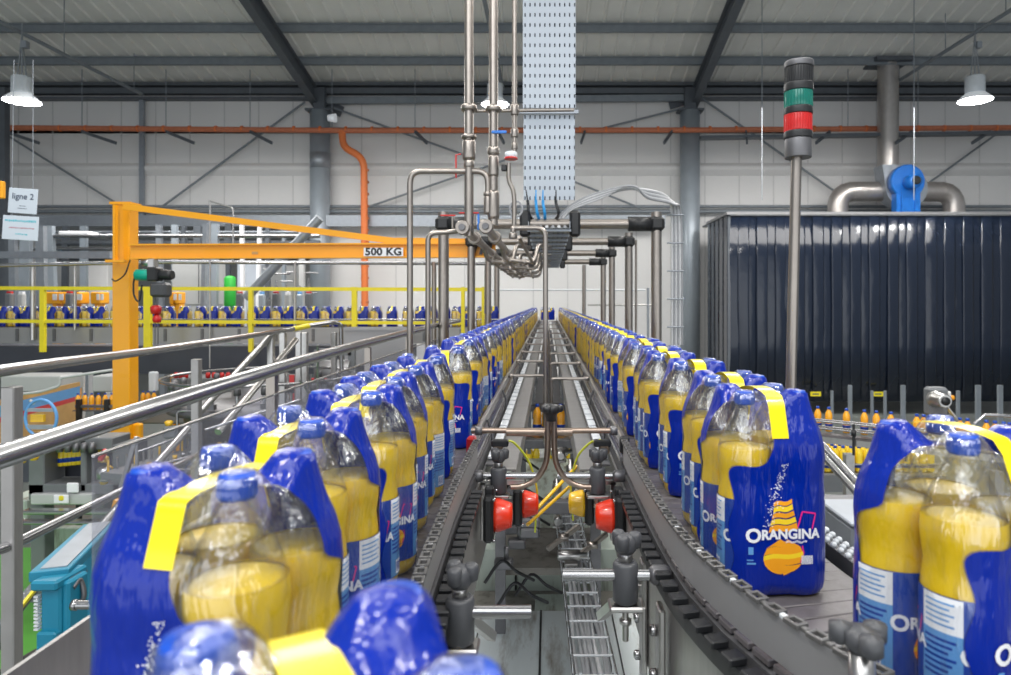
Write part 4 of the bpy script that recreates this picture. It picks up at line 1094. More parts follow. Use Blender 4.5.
# ================================================================ FRAMES AND PIPES OVERHEAD
FR = [5.7, 7.7, 9.8, 11.4]; fz = [.66, .69, .71, .68]
for j, d in enumerate(FR):
    z = ZC+fz[j]; lab = ORD[j]
    e = empty('portal_frame', 'stainless portal frame with black clamps over both rows, %s from the front' % lab, 'frame', (0, d, z), 'portal frames over the conveyors')
    c0 = X(550, d); hw = .90
    for s in (-1, 1):
        part(MB().tube([(c0+s*hw, d, ZC-1.1), (c0+s*hw, d, z+.10)], .045, 16), 'post', 'warm', e)
        part(MB().box((c0+s*hw, d, z), (.13, .13, .13), 0, None, .03).lathe([(-.10, .062), (.10, .062)], (c0+s*(hw-.14), d, z), 'x', 14), 'corner_clamp', 'black', e)
        part(MB().box((c0+s*.21, d, z), (.09, .12, .22), 0, None, .02), 'tray_clamp', 'black', e)
    part(MB().tube([(c0-hw, d, z), (c0+hw, d, z)], .042, 16), 'cross_tube', 'warm', e)
e = empty('cable_tray', 'long perforated cable tray running over the gap along the portal frames', 'cable tray', (0, 5.6, ZC+.62))
c0 = 0.01
part(MB().box((c0, 8.7, ZC+.605), (.34, 6.4, .004)).box((c0-.17, 8.7, ZC+.63), (.004, 6.4, .06), 1).box((c0+.17, 8.7, ZC+.63), (.004, 6.4, .06), 1), 'tray', ['perfy', 'galv'], e)
for k in range(6):
    part(MB().tube([(c0-.12+.05*k, 5.55, ZC+.62), (c0-.12+.05*k, 11.8, ZC+.62)], .014, 6), 'cable', 'cable' if k % 2 else 'cablew', e)
for d in [5.55+.45*k for k in range(14)]:
    part(MB().box((c0, d, ZC+.59), (.36, .03, .02)), 'tray_bar', 'galv', e)
# vertical tray
xl, xr = X(523, 5.65), X(575.5, 5.65); e = empty('vertical_cable_tray', 'tall pale perforated metal cable tray hanging from the roof over the gap', 'cable tray', ((xl+xr)/2, 5.65, Z(200, 5.65)))
for (ya, yb) in ((108, -900), (200, 115)):
    za, zb = Z(ya, 5.65), Z(yb, 5.65); zb = min(zb, roofz(5.65)-.02); wd = xr-xl-(0 if ya == 108 else .012)
    mb = MB().box((0, 0, (zb-za)/2), (wd, .003, zb-za)).box((-wd/2, .03, (zb-za)/2), (.003, .06, zb-za), 1).box((wd/2, .03, (zb-za)/2), (.003, .06, zb-za), 1)
    o = mb.build('tray_panel', ['perf', 'galv']); o.parent = e; o.location = (0, 0, za-e.location.z)
part(MB().box(P(549, 112, 5.6), (xr-xl+.05, .03, .03)), 'joint_bar', 'galv', e)
for (px, m_) in ((528, 'black'), (536, 'bluecable'), (543, 'bluecable'), (556, 'black')):
    part(MB().tube(smooth_path([P(px+(-2 if px == 528 else 0), 190, 5.66), P(px, 203, 5.66), P(px+2, 216, 5.68), (c0-.05, 6.0, ZC+.64)], 4), .014, 6), 'cable', m_, e)
eb = empty('cable_bundle', 'bundle of grey cables arching right from the tray and down past the right column', 'cables', P(562, 219, 5.75))
for k in range(6):
    pts = [P(562-k, 219, 5.75), P(572, 209-k*.8, 5.8), P(596, 200-k*1.3, 5.9), P(622+k*2, 190-k*.8, 6.0), P(648, 190+k*1.6, 6.1), P(668+k, 198+k*1.3, 6.3), P(672+k*1.8, 220, 6.5), P(672+k*2, 345, 6.5)]
    part(MB().tube(smooth_path(pts, 6), .012, 6), 'cable', 'cable' if k % 2 else 'cablew', eb)
for k in range(5):
    part(MB().tube([P(667, 215+k*28, 6.45), P(684, 215+k*28, 6.45)], .008, 5), 'tie_wire', 'galv', eb)
# process pipes
PD = 3.8
def pipe(pts, r, nm, lab, mat='warm', br=.06, grp=None, flanges=(), seg=14):
    e = tag(MB().tube(bend(pts, br, 6), r, seg).build(nm, mat), lab, 'pipe', grp)
    for (p, ax, rr_, h) in flanges: part(MB().lathe([(-h, rr_*.9), (-h*.8, rr_), (h*.8, rr_), (h, rr_*.9)], p, ax, 16), 'fitting', mat, e)
    return e
vp1 = pipe([P(469, -700, PD), P(469, 236, PD)], .026, 'vertical_pipe', 'vertical stainless pipe with a bulging valve, left of the pair', grp=None,
     flanges=((P(469, 108, PD), 'z', .045, .016), (P(469, 137, PD), 'z', .043, .010), (P(469, 150, PD), 'z', .037, .055), (P(469, 164, PD), 'z', .030, .02)))
vp2 = pipe([P(493.5, -700, PD), P(493.5, 225, PD)], .026, 'vertical_pipe', 'vertical stainless pipe with flanges, right of the pair', grp=None,
     flanges=((P(493.5, 109, PD), 'z', .045, .016), (P(493.5, 151, PD), 'z', .034, .02), (P(493.5, 166, PD), 'z', .030, .06), (P(493.5, 205, PD), 'z', .033, .08)))
pipe([P(514.5, -700, PD), P(514.5, 152, PD)], .0135, 'vertical_pipe', 'thin vertical pipe left of the perforated tray',
     flanges=((P(514.5, 110, PD), 'z', .022, .03), (P(514.5, 133, PD), 'z', .021, .025), (P(514.5, 146, PD), 'z', .018, .02)))
tag(MB().tube([P(463, 111, PD+.03), P(574, 110, PD+.03)], .010, 8).build('pipe_clamp_bar', 'warm'), 'horizontal clamp bar holding the three vertical pipes to the tray', 'bar')
# red-ringed gauge and bent pipe
e = empty('pressure_regulator', 'round regulator with a red ring on the thin pipe', 'valve', P(511, 157, PD))
part(MB().lathe([(-.012, .030), (.02, .036), (.028, .030), (.03, 0)], P(511, 157, PD)), 'body', 'lampmetal', e)
part(MB().lathe([(-.008, .038), (.002, .038)], P(511, 158, PD)), 'ring', 'red', e)
part(MB().box(P(504, 168, PD), (.03, .03, .035), 0, None, .004), 'side_box', 'black', e)
part(MB().tube(smooth_path([P(509, 163, PD), P(509, 180, PD), P(514, 195, PD), P(514, 232, PD)], 5), .0135, 10), 'bent_pipe', 'warm', e)
tag(MB().tube([P(516, 209, PD)+Vector((.036*math.cos(a*PI/8), 0, .043*math.sin(a*PI/8))) for a in range(16)], .006, 6, closed=True).build('cable_coil', 'cable'), 'small coil of grey cable hung beside the tray bottom', 'cable')
part(MB().box(P(499, 132, PD-.03), (.085, .012, .016), 0, None, .003), 'lever_handle', 'bluep', vp2, 'blue lever handle')
part(MB().tube([P(461, 154, PD), P(456, 155, PD), P(456, 168, PD), P(456, 178, PD)], .005, 6), 'lever', 'red', vp1, 'thin red lever')
pipe([P(410, 356, PD), P(410, 171, PD), P(488, 171, PD), P(488, 196, PD)], .017, 'bent_pipe', 'tall inverted-U steel pipe, the higher of two on the left', br=.07, flanges=((P(488, 194, PD), 'z', .026, .01), (P(488, 205, PD), 'z', .024, .05)))
pipe([P(428, 352, PD+.1), P(428, 233, PD+.1), P(452, 232, PD+.1), P(466, 229, PD+.05)], .015, 'bent_pipe', 'lower inverted-U steel pipe, behind the higher one on the left', br=.05)
x1, z1 = X(464, PD), Z(229, PD); x2, z2 = X(487, PD), Z(228, PD)
lp1 = pipe([(x1, PD-.05, z1), (x1, 8.6, z1)], .026, 'line_pipe', 'horizontal steel pipe running back overhead, left of two', flanges=(((x1, PD-.06, z1), 'y', .040, .03), ((x1, 4.35, z1), 'y', .042, .04), ((x1, 5.7, z1), 'y', .036, .02), ((x1, 6.6, z1), 'y', .036, .02)))
lp2 = pipe([(x2, PD-.05, z2), (x2, 8.6, z2)], .026, 'line_pipe', 'horizontal steel pipe running back overhead, right of two', flanges=(((x2, PD-.06, z2), 'y', .040, .03), ((x2, 4.35, z2), 'y', .042, .04), ((x2, 5.7, z2), 'y', .036, .02), ((x2, 6.6, z2), 'y', .036, .02)))
for (x, z) in ((x1, z1), (x2, z2)):
    part(MB().lathe([(-.012, .018), (0, .02)], (x, PD-.095, z), 'y', 14), 'end_cap', 'darksteel', lp1 if x == x1 else lp2, 'dark round end')
for k, (px, py, lx_) in enumerate(((448, 215.5, 15), (469, 213, 20))):
    part(MB().box(P(px, py, PD), (lx_/F*PD, .014, .008), 0, None, .002).tube([P(px+lx_*.3, py+1, PD), P(px+lx_*.3, py+13, PD)], .007, 6, 1), 'valve_handle', ['red', 'warm'], (lp1, lp2)[k], 'flat red handle')
part(MB().box(P(478.5, 222, PD-.02), (.012, .012, .09), 0, None, .002), 'lever', 'bluep', lp2, 'small blue lever')
for k in range(4):       # branch loops under the overhead lines
    d = 5.0+.95*k
    for (x, z, w_) in ((x1, z1, .20), (x2, z2, .24)):
        pipe([(x, d, z-.01), (x+.02, d+.05, z-.10), (x+w_, d+.10, z-.12), (x+w_+.03, d+.14, z+.02), (x+w_+.12, d+.5, z+.03)], .017, 'branch_pipe', 'curved branch pipe under the %s overhead line, %s from the front' % ('left' if x == x1 else 'right', ORD[k]), br=.05, grp='curved branch pipes', seg=8,
             flanges=(((x+.06, d+.06, z-.105), 'x', .028, .012), ((x+w_*.7, d+.09, z-.115), 'x', .028, .012)))
pipe([P(513, 232, 3.5), P(513, 228, 3.5), P(545.5, 228, 3.5), P(545.5, 420, 3.5)], .0135, 'drop_pole', 'thin steel pole dropping from an elbow down into the middle gap', br=.05, flanges=((P(513, 236, 3.5), 'z', .022, .015),))
pipe([P(519, 237, 3.9), P(527, 252, 4.2), P(532, 262, 4.6)], .011, 'branch_pipe', 'short slanting branch pipe beside the drop pole elbow', br=.03, seg=8)
# extra thin posts among frames
for (px, yt, d, r_, lab) in ((636, 240, 7.9, .014, 'thin grey pole right of the second portal frame'), (584, 265, 12.5, .035, 'slim post behind the fourth portal frame on the right'), (486, 262, 12.5, .03, 'slim post behind the fourth portal frame on the left'), (434, 262, 8.5, .03, 'slim dark post left of the yellow rail end')):
    tag(MB().tube([P(px, yt, d), (X(px, d), d, ZC-1.1)], r_, 10).build('steel_pole', 'warm'), lab, 'post')
# white rail behind
e = empty('white_handrail', 'thin white handrail behind the portal frames at the far end', 'handrail', P(560, 290, 16))
part(MB().tube([P(482, 290, 16), P(645, 290, 16)], .022, 8).tube([P(588, 305, 16), P(655, 305, 16)], .022, 8, 1), 'rail', ['whitestud', 'steel'], e)
for px in (648, 655): part(MB().tube([P(px, 288, 16), P(px, 345, 16)], .03, 8), 'post', 'galv', e)
tag(MB().tube([P(170, 262, 10.7), P(540, 264, 12.4)], .03, 8).tube([P(-5, 265.5, 10.4), P(172, 262, 10.7)], .03, 8).build('long_pipe', 'tube'), 'long shiny horizontal pipe passing behind the crane under its beam', 'pipe')

# ---------------------------------------------------------------- signal tower
TD = 1.75
c = P(797, 157, TD); zb = P(797, 392, TD).z
e = empty('signal_tower', 'signal light tower with red and green lenses on a tall steel pole', 'signal light', (c.x, TD, zb-.3))
def tz(y): return Z(y, TD)
part(MB().tube([(X(789.5, TD), TD, tz(440)), (X(796.5, TD), TD, tz(156))], .0135, 14), 'pole', 'warm', e)
def ring(y0, y1, r_, mat, nm, dx=0, ribs=0):
    mb = MB().lathe([(tz(y0), r_*.985), (tz(y0)+.002, r_), (tz(y1)-.002, r_), (tz(y1), r_*.985)], (X(798+dx, TD), TD, 0), seg=32)
    if ribs:
        for k in range(32):
            a = 2*PI*k/32; mb.tube([(X(798+dx, TD)+r_*math.cos(a), TD+r_*math.sin(a), tz(y0)), (X(798+dx, TD)+r_*math.cos(a), TD+r_*math.sin(a), tz(y1))], .0012, 4)
    part(mb, nm, mat, e)
ring(158, 139, .0335, 'darksteel', 'base')
ring(139, 132, .0355, 'black', 'collar')
ring(132, 115, .0340, 'red', 'red_lens', ribs=1)
ring(115, 108, .0360, 'black', 'collar', .3)
ring(108, 92, .0345, 'green', 'green_lens', .4, ribs=1)
ring(92, 84, .0365, 'black', 'collar', .6)
ring(84, 68, .0345, 'black', 'dark_lens', .8, ribs=1)
ring(68, 62, .0365, 'darksteel', 'top_cap', .8)

# ================================================================ LEFT SIDE
# crane
CD = 8.0
CD = 8.0
e = empty('jib_crane', 'orange jib crane with a 500 KG beam', 'crane', (X(125, CD), CD, 0))
xa, xb = X(112, CD-.07), X(129.5, CD-.07); zt = Z(204, CD)
part(MB().box(((xa+xb)/2, CD+.02, zt/2), (xb-xa, .18, zt), 0, None, .008).box(((xa+xb)/2, CD+.02, zt+.0), (xb-xa+.04, .22, .03)), 'column', 'crane', e)
part(MB().box((xb-.10, CD-.17, (Z(207, CD)+Z(262, CD))/2), (.02, .06, Z(207, CD)-Z(262, CD))).box((xb-.09, CD-.17, Z(262, CD)), (.22, .07, .03)), 'bracket_plate', 'crane', e)
jb = MB().ibeam((X(131, CD-.2), CD-.2, Z(253, CD)), (X(497, CD), CD-.2, Z(251.5, CD)), .12, 14.5/F*CD, .018)
part(jb, 'jib_beam', 'crane', e)
part(MB().beam((X(135, CD), CD-.2, Z(209, CD)), (X(402, CD), CD-.2, Z(243, CD)), .06, .07).beam((X(400, CD), CD-.2, Z(242, CD)), (X(478, CD), CD-.2, Z(243, CD)), .08, .06), 'tie_bar', 'crane', e)
p = P(383.5, 252, CD-.27)
part(MB().box(p, (38/F*CD, .008, 8.2/F*CD)), 'load_plate', 'white', e)
tv, tf = text_mesh('500 KG', .118, .0045, 1.05, 0)
wv = max(x for x, y in tv)-min(x for x, y in tv); k_ = 35/F*CD/wv
part(MB().add([(p.x+x*k_, p.y-.006, p.z-.036+y*1.0) for x, y in tv], tf), 'load_text', 'black', e, 'black 500 KG lettering')
mb = MB()
for k in range(3):
    x0 = X(474+k*7, CD); zz = Z(251.5, CD); h = .055; y = CD-.262
    mb.add([(x0, y, zz-h), (x0+.04, y, zz-h), (x0+.075, y, zz+h), (x0+.035, y, zz+h)], [(0, 1, 2, 3)]); mb.add([(x0, y+.002, zz-h), (x0+.04, y+.002, zz-h), (x0+.075, y+.002, zz+h), (x0+.035, y+.002, zz+h)], [(3, 2, 1, 0)])
part(mb, 'hazard_stripes', 'black', e)
p = P(255, 253, CD-.213); part(MB().box(p, (.07, .004, .03)), 'small_plate', 'wood', e)
# hoist
HD = 7.75; c = P(150, 275, HD)
e = empty('chain_hoist', 'teal and black electric chain hoist hanging from the crane beam near its column', 'hoist', c)
part(MB().lathe([(-.01, .055), (0, .065), (.16, .065), (.17, .055)], (X(137, HD), HD, c.z), 'x', 18), 'motor', 'hoist', e)
part(MB().lathe([(0, .06), (.2, .06), (.24, .05)], (X(152, HD), HD, c.z), 'x', 18).box((X(155, HD), HD, c.z+.01), (.12, .15, .16), 0, None, .015), 'gearbox', 'black', e)
part(MB().box((X(161, HD), HD, Z(290, HD)), (.19, .17, .17), 0, None, .03), 'chain_bin', 'grey_pl', e)
part(MB().box((X(153, HD), HD, Z(264, HD)), (.08, .1, .12), 0, None, .01).lathe([(-.05, .04), (.05, .04)], (X(147, HD), HD, Z(262.5, HD)), 'x', 12), 'trolley', 'steel', e)
for px in (155, 158): part(MB().tube([P(px, 298, HD), P(px, 345, HD)], .006, 6), 'chain', 'darksteel', e)
part(MB().lathe([(0, .05), (.05, .06), (.08, .06), (.1, .04)], P(156, 314, HD)-Vector((0, 0, .0)), seg=10).lathe([(-.1, .04), (-.05, .05), (0, .02)], P(157, 314, HD), seg=10), 'hook_block', 'red', e)
part(MB().tube(smooth_path([P(139, 272, 7.8), P(134, 280, 7.8), P(134, 295, 7.8), P(139, 301, 7.8), P(142, 285, 7.8)], 5), .01, 6).tube(smooth_path([P(130, 260, 7.8), P(125, 274, 7.8), P(116, 281, 7.8), P(112, 279, 7.8)], 5), .008, 6), 'cable', 'black', e)
# yellow guard rail
GD = 10.3
e = empty('yellow_guard_rail', 'yellow painted safety railing in front of the raised cross conveyor', 'railing', (X(240, GD), GD, ZC-.8))
part(MB().beam(P(-40, 288, GD), P(483, 289.5, GD), .05, .055), 'top_rail', 'railyel', e)
part(MB().beam(P(-40, 321, GD), P(463, 323, GD), .05, .05), 'mid_rail', 'railyel', e)
for px, wd in ((43, 4.5), (148, 7), (251, 4), (354.5, 5), (463, 3.5), (483, 2.5)):
    part(MB().beam(P(px, 287, GD), P(px, 352, GD), wd/F*GD, .06), 'post', 'railyel', e)
# cross conveyor body
e = empty('cross_conveyor', 'raised cross conveyor with grey side carrying a line of packs on the left', 'conveyor', (X(240, 11), 11, PLZ))
xL, xR = X(-40, 11), X(512, 11)
part(MB().box(((xL+xR)/2, 11, PLZ-.012), (xR-xL, .3, .02)), 'belt', 'belt', e)
part(MB().box(((xL+xR)/2, 10.82, (PLZ-.02+Z(343, 10.8))/2), (xR-xL, .02, PLZ-Z(343, 10.8))), 'side_plate', 'alu', e)
for px in range(-20, 470, 37): part(MB().box((X(px, 10.8), 10.80, (PLZ+Z(343, 10.8))/2), (.04, .02, .2)), 'bracket', 'darksteel', e)
part(MB().tube([(xL, 10.83, PLZ+.12), (xR, 10.83, PLZ+.12)], .012, 8), 'guide_rail', 'tube', e)
tag(MB().box(((xL+X(410, 10.9))/2, 11.1, (Z(346, 10.9)+Z(373, 10.9))/2), (X(410, 10.9)-xL, .7, Z(346, 10.9)-Z(373, 10.9))).build('support_girder', 'darkband'), 'dark blue-grey girder under the raised cross conveyor', 'girder')
tag(MB().box((X(375, 10.2), 10.25, (Z(327, 10.2)+Z(366, 10.2))/2), (62/F*10.2, .05, 39/F*10.2)).box((X(375, 10.2), 10.21, Z(329, 10.2)), (64/F*10.2, .04, .04)).build('sheet_cover', 'alu'), 'plain grey sheet cover at the right end of the cross conveyor', 'cover')
for j, px in enumerate((28, 100, 185, 285, 395, 440)):
    tag(MB().box((X(px, 11.3), 11.3, (PLZ-.3)/2-.05), (.12, .12, PLZ-.4)).build('conveyor_leg', 'struct'), 'dark steel leg under the raised cross conveyor, %s from the left' % ORD[j], 'leg', 'cross conveyor legs')
# stainless posts rising above the cross conveyor
for j, (px, yt, yb, wd) in enumerate(((33, 262, 340, 5), (75, 262, 330, 3), (210, 200, 368, 2), (295, 262, 330, 3), (233, 208, 262, 2))):
    tag(MB().tube([P(px, yt, 10.76), P(px, yb, 10.76)], wd/F*10.6/2, 8).build('rail_post', 'steel'), 'slim steel pole rising over the cross conveyor, %s from the left' % ['first', 'second', 'third', 'fifth', 'fourth'][j], 'post', 'slim poles over the cross conveyor')
tag(MB().tube(bend([P(210, 201, 10.6), P(233, 208, 10.6), P(233, 262, 10.6)], .05), .014, 6).build('wire_hoop', 'steel'), 'thin bent hoop above the crane beam', 'rail')
tag(MB().tube([P(320, 218, 12.5), P(246, 298, 12.5)], .085, 14).build('diagonal_pipe', 'galv'), 'thick grey diagonal pipe behind the crane beam', 'pipe')
# things behind the cross conveyor (next hall)
tag(MB().beam(P(-20, 255, 14), P(112, 255, 14), .15, .14).build('horizontal_beam', 'galv'), 'pale grey horizontal beam left of the crane column', 'beam')
for j, (y, r_, d, m_, x0, x1_) in enumerate(((236, .05, 16, 'tube', -10, 320), (243, .08, 20, 'struct', 40, 320), (249, .045, 17, 'tube', 20, 320), (259, .06, 24, 'struct', 60, 320), (232, .04, 19, 'galv', 30, 320))):
    tag(MB().tube([P(x0, y, d), P(x1_, y, d)], r_, 8).build('background_pipe', m_), '%s horizontal pipe in the opening behind the crane beam, %s from the top' % ('dark' if m_ == 'struct' else 'pale', ['second', 'third', 'fourth', 'fifth', 'first'][j]), 'pipe', 'pipes in the opening behind the crane')
rr = random.Random(21)
cl = [(8, 233, 300, 18, 10, 'struct', 4), (15, 240, 300, 16, 6, 'galv', -2), (28, 240, 300, 15, 6, 'col', 0), (20, 262, 300, 17, 8, 'col', 6), (44, 228, 252, 15, 8, 'galv', -3), (56, 255, 300, 16, 7, 'col', -6), (47, 262, 298, 18, 7, 'bluecable', 0),
      (64, 240, 300, 20, 5, 'struct', 2), (163, 225, 250, 17, 5, 'galv', -4), (175, 225, 250, 17, 5, 'col', 0), (187, 228, 250, 19, 4, 'struct', -3), (201, 224, 248, 15, 4, 'galv', 5), (198, 226, 290, 18, 7, 'struct', 0), (212, 224, 300, 16, 9, 'col', 2),
      (224, 224, 300, 20, 6, 'struct', 5), (244, 225, 250, 18, 3, 'white', -2), (256, 225, 250, 18, 3, 'white', 4), (268, 226, 262, 19, 4, 'struct', 0), (284, 224, 262, 20, 3, 'col', 0), (302, 226, 300, 17, 5, 'cablt', 0), (84, 268, 292, 19, 6, 'col', 0)]
for j, (px, y0_, y1_, d, wd, m_, ln) in enumerate(cl):
    tag(MB().beam((X(px-ln*.3, d), d, 0), P(px+ln, min(y0_, 226), d), wd/F*d, .12).build('background_post', m_), 'steel post in the opening to the next hall behind the crane, %s from the left' % (ORD[j] if j < 20 else 'hindmost'), 'post', 'posts in the next hall')
for (x0, x1_, y0_, y1_, d, m_, nm, lab, cat) in (
        (176, 222, 262, 305, 17, 'cablt', 'control_cabinet', 'large pale grey cabinet right of the crane column behind the packs', 'cabinet'),
        (90, 112, 262, 300, 20, 'wallm', 'white_cabinet', 'white cabinet just left of the crane column', 'cabinet'),
        (35, 52, 228, 305, 24, 'wallm', 'partition', 'pale wall panel behind the grey posts at the left', 'panel'),
        (60, 78, 262, 292, 22, 'cablt', 'pale_box', 'pale box between grey posts at the left', 'box'),
        (240, 262, 264, 290, 20, 'paper', 'pale_machine', 'pale machine right of the green tank', 'machine'),
        (266, 300, 266, 300, 22, 'cablt', 'wrapping_machine', 'pale machine seen through glass near the left round column', 'machine'),
        (64, 94, 232, 236, 16, 'white', 'strip_lamp', 'short white strip lamp box at the left of the crane', 'lamp')):
    c = (P(x0, y0_, d)+P(x1_, y1_, d))/2
    o = MB().box(c, (abs(x1_-x0)/F*d, .4, abs(y1_-y0_)/F*d), 0, None, .02)
    if nm != 'strip_lamp': zb_ = c.z-abs(y1_-y0_)/F*d/2; o.box((c.x, c.y, zb_/2), (abs(x1_-x0)/F*d*.96, .36, zb_+.01))
    if nm == 'control_cabinet': o.box(c+Vector((.1, -.205, 0)), (.02, .01, 1.0), 1)
    tag(o.build(nm, [m_, 'darksteel']), lab, cat)
tag(MB().lathe([(-2.85, .08), (-.02, .08), (0, .12), (.02, .13), (.66, .13), (.70, .10), (.72, .03)], P(230, 306, 16)).build('green_tank', 'greenp'), 'narrow bright green cylinder standing behind the packs', 'tank')
for j, (px, w_) in enumerate(((58, 16), (76, 18), (175, 4), (180, 4), (100, 10))):
    e = MB().box(P(px, 298, 13.5), (w_/F*13.5, .3, .24), 0, None, .02).box((X(px, 13.5), 13.5, Z(300, 13.5)/2-.04), (.08, .2, Z(300, 13.5)-.08))
    for k in range(2): e.box(P(px-w_*.2+k*w_*.4, 297, 13.32), (w_*.25/F*13.5, .02, .12), 1)
    tag(e.build('orange_guard', ['crane', 'wallm']), 'orange machine guard piece behind the packs, %s from the left' % ['first', 'second', 'fourth', 'fifth', 'third'][j], 'guard', 'orange guards behind the packs')
eg = empty('glazed_machine_frame', 'maze of thin bars of a glazed machine left of the round column', 'machine', P(287, 300, 15))
for j in range(26):
    px = 262+rr.random()*50; y = rr.uniform(266, 300); d = rr.uniform(14, 18)
    a = P(px, y, d); ver = rr.random() < .6
    b = P(px+(0 if ver else rr.uniform(8, 20)), y+(rr.uniform(8, 25) if ver else 0), d)
    part(MB().tube([a, b], .018, 6), 'bar', 'tube', eg)
for j in range(14):
    px = [10, 22, 36, 70, 82, 96, 240, 252, 262, 276, 288, 300, 309, 120][j]; d = 13+j % 3
    tag(MB().box(P(px, 301, d), (.12, .12, .3), 0, None, .02).box((X(px, d), d, (Z(301, d)-.14)/2), (.08, .08, Z(301, d)-.14)).box(P(px, 294, d), (.09, .08, .1), 1, None, .01).build('machine_unit', [['cab', 'cablt', 'col'][j % 3], ['red', 'white', 'lblue'][j % 3]]), 'small machine unit just behind the cross conveyor packs, %s' % ORD[j], 'machine', 'small units behind the cross conveyor')
# paper boards
for (cx_, cy_, w_, h_, rot, lab, kind_) in ((23, 201, 29, 25, -.07, 'pale board lettered ligne 2 hanging at the left edge', 0), (20.5, 228, 36, 24, -.06, 'pale board with faded cyan and red print hanging below the ligne 2 board', 1)):
    d = 6.0; e = empty('sign_board', lab, 'sign', P(cx_, cy_, d), None); e.rotation_euler = (0, -rot, 0)
    W, H = w_/F*d, h_/F*d
    o = MB().box((0, 0, 0), (W, .006, H), 0, None, .002).build('board', 'paper'); o.parent = e
    mb = MB()
    if kind_ == 0:
        tv, tf = text_mesh('ligne 2', .075, .001, 1, 0); mb.add([(x, -.0045, y+.015) for x, y in tv], tf)
        for k in range(2): mb.box((.0, -.004, -.045-.022*k), (W*(.22+.1*k), .001, .004))
        o = mb.build('lettering', 'inkdark')
    else:
        rr2 = random.Random(2)
        for (z, hh, xa_, xb_, mi) in ((.062, .022, -.14, .14, 0), (.0, .012, -.10, .12, 1), (-.055, .014, -.04, .05, 0)):
            x = xa_
            while x < xb_: ww = rr2.uniform(.006, .018); mb.box((x+ww/2, -.004, z+rr2.uniform(-.002, .002)), (ww, .001, hh*rr2.uniform(.6, 1)), mi); x += ww+.005
        o = mb.build('faded_print', ['inkcyan', 'inkred'])
    o.parent = e
tag(MB().tube([P(12, 190, 6.01), P(14, 60, 6.01)], .003, 5).tube([P(33, 192, 6.01), P(33, 60, 6.01)], .003, 5).tube([P(12, 212, 6.01), P(12, 218, 6.01)], .003, 5).tube([P(34, 214, 6.01), P(34, 220, 6.01)], .003, 5).build('sign_wires', 'galv'), 'thin wires hanging the two sign boards', 'wire')
tag(MB().box(P(1, 190, 6.2), (.06, .05, .16), 0, None, .01).build('orange_clip', 'crane'), 'orange bracket at the left edge beside the boards', 'bracket')

# stainless stair / platform railings
def rail(pts, r_, nm, lab, mat='tube', grp=None):
    return tag(MB().tube(pts, r_, 16).build(nm, mat), lab, 'handrail', grp)
e = empty('handrail', 'thick polished handrail crossing the lower left beside the left row', 'handrail', (-.95, 2.3, ZC-.3))
hp = [Vector((-1.02, .75, ZC-.31)), P(0, 457, 1.22), P(205, 391, 1.83), P(341, 350, 3.09), P(436, 325.5, 5.7), Vector((-.95, 7.2, ZC-.2))]
part(MB().tube(smooth_path(hp, 6), .0225, 18), 'rail', 'tube', e)
for px, d in ((272, 2.34), (368, 3.6), (408, 4.6)):
    x = X(px, d); part(MB().box((x, d, ZC-.62), (.03, .03, .75)).tube([(x, d, ZC-.27), (x, d, ZC-.23)], .012, 8), 'post', 'warm', e)
part(MB().box((-.945, 3.6, ZC-.68), (.006, 4.4, .72)), 'clear_panel', 'glass', e, 'clear plexiglass panel under the rail')
part(MB().tube([(-.945, 1.4, ZC-.32), (-.945, 5.8, ZC-.315)], .004, 6), 'panel_edge', 'steel', e)
e = empty('handrail', 'polished handrail behind the thick one, with a yellow end mark', 'handrail', (-2.2, 4, ZC-.3))
hq = [P(-60, 388, 2.2), P(0, 371, 2.5), P(170, 348, 4.4), P(297, 328.5, 6.7)]
part(MB().tube(smooth_path(hq, 6), .0235, 16), 'rail', 'tube', e)
part(MB().tube([P(293, 329, 6.6), P(308, 326, 6.9)], .026, 14), 'yellow_mark', 'railyel', e)
part(MB().tube(bend([P(308, 326, 6.9), P(330, 322.5, 7.3), P(341, 323, 7.4), P(342, 420, 7.4)], .1), .0235, 14), 'return_rail', 'tube', e)
for px, d, wd in ((12, 2.52, .05), (196.5, 4.75, .055)):
    zt_ = Z(352 if px > 100 else 373, d); part(MB().box((X(px, d), d, zt_-1.25), (wd, wd, 2.4), 0, None, .004), 'post', 'plate', e)
for px, d in ((271, 6.2), (283, 6.5), (299, 6.9), (305, 6.9), (334, 7.3)):
    part(MB().box((X(px, d), d, Z(330, d)-.7), (.055, .055, 1.35), 0, None, .004), 'post', 'steel', e)
part(MB().tube([P(-40, 563, 2.3), P(12, 545, 2.52), P(134, 485, 3.35), P(200, 455, 4.2)], .02, 12), 'knee_rail', 'tube', e)
for (a, b, da, db, lab) in (((272, 334), (200, 412), 6.2, 5.6, 'upper'), ((296, 340), (218, 432), 6.6, 5.2, 'middle'), ((189, 427), (70, 562), 5.2, 3.9, 'lower'), ((290, 470), (170, 540), 4.6, 3.9, 'bottom')):
    rail([P(*a, da), P(*b, db)], .028, 'stair_rail', 'slanting steel stair rail below the handrails, %s one' % lab, 'steel', 'slanting stair rails')
tag(MB().beam(P(137, 437, 5.2), P(120, 492, 5.2), .03, .03).beam(P(137, 437, 5.2), P(137, 480, 5.2), .02, .02).beam(P(118, 500, 5.2), P(114, 512, 5.2), .04, .04, 1).beam(P(130, 505, 5.2), P(117, 540, 5.2), .03, .03).build('ladder_rail', ['tube', 'crane']), 'thin steel ladder stile with an orange patch left of the large pack', 'ladder')

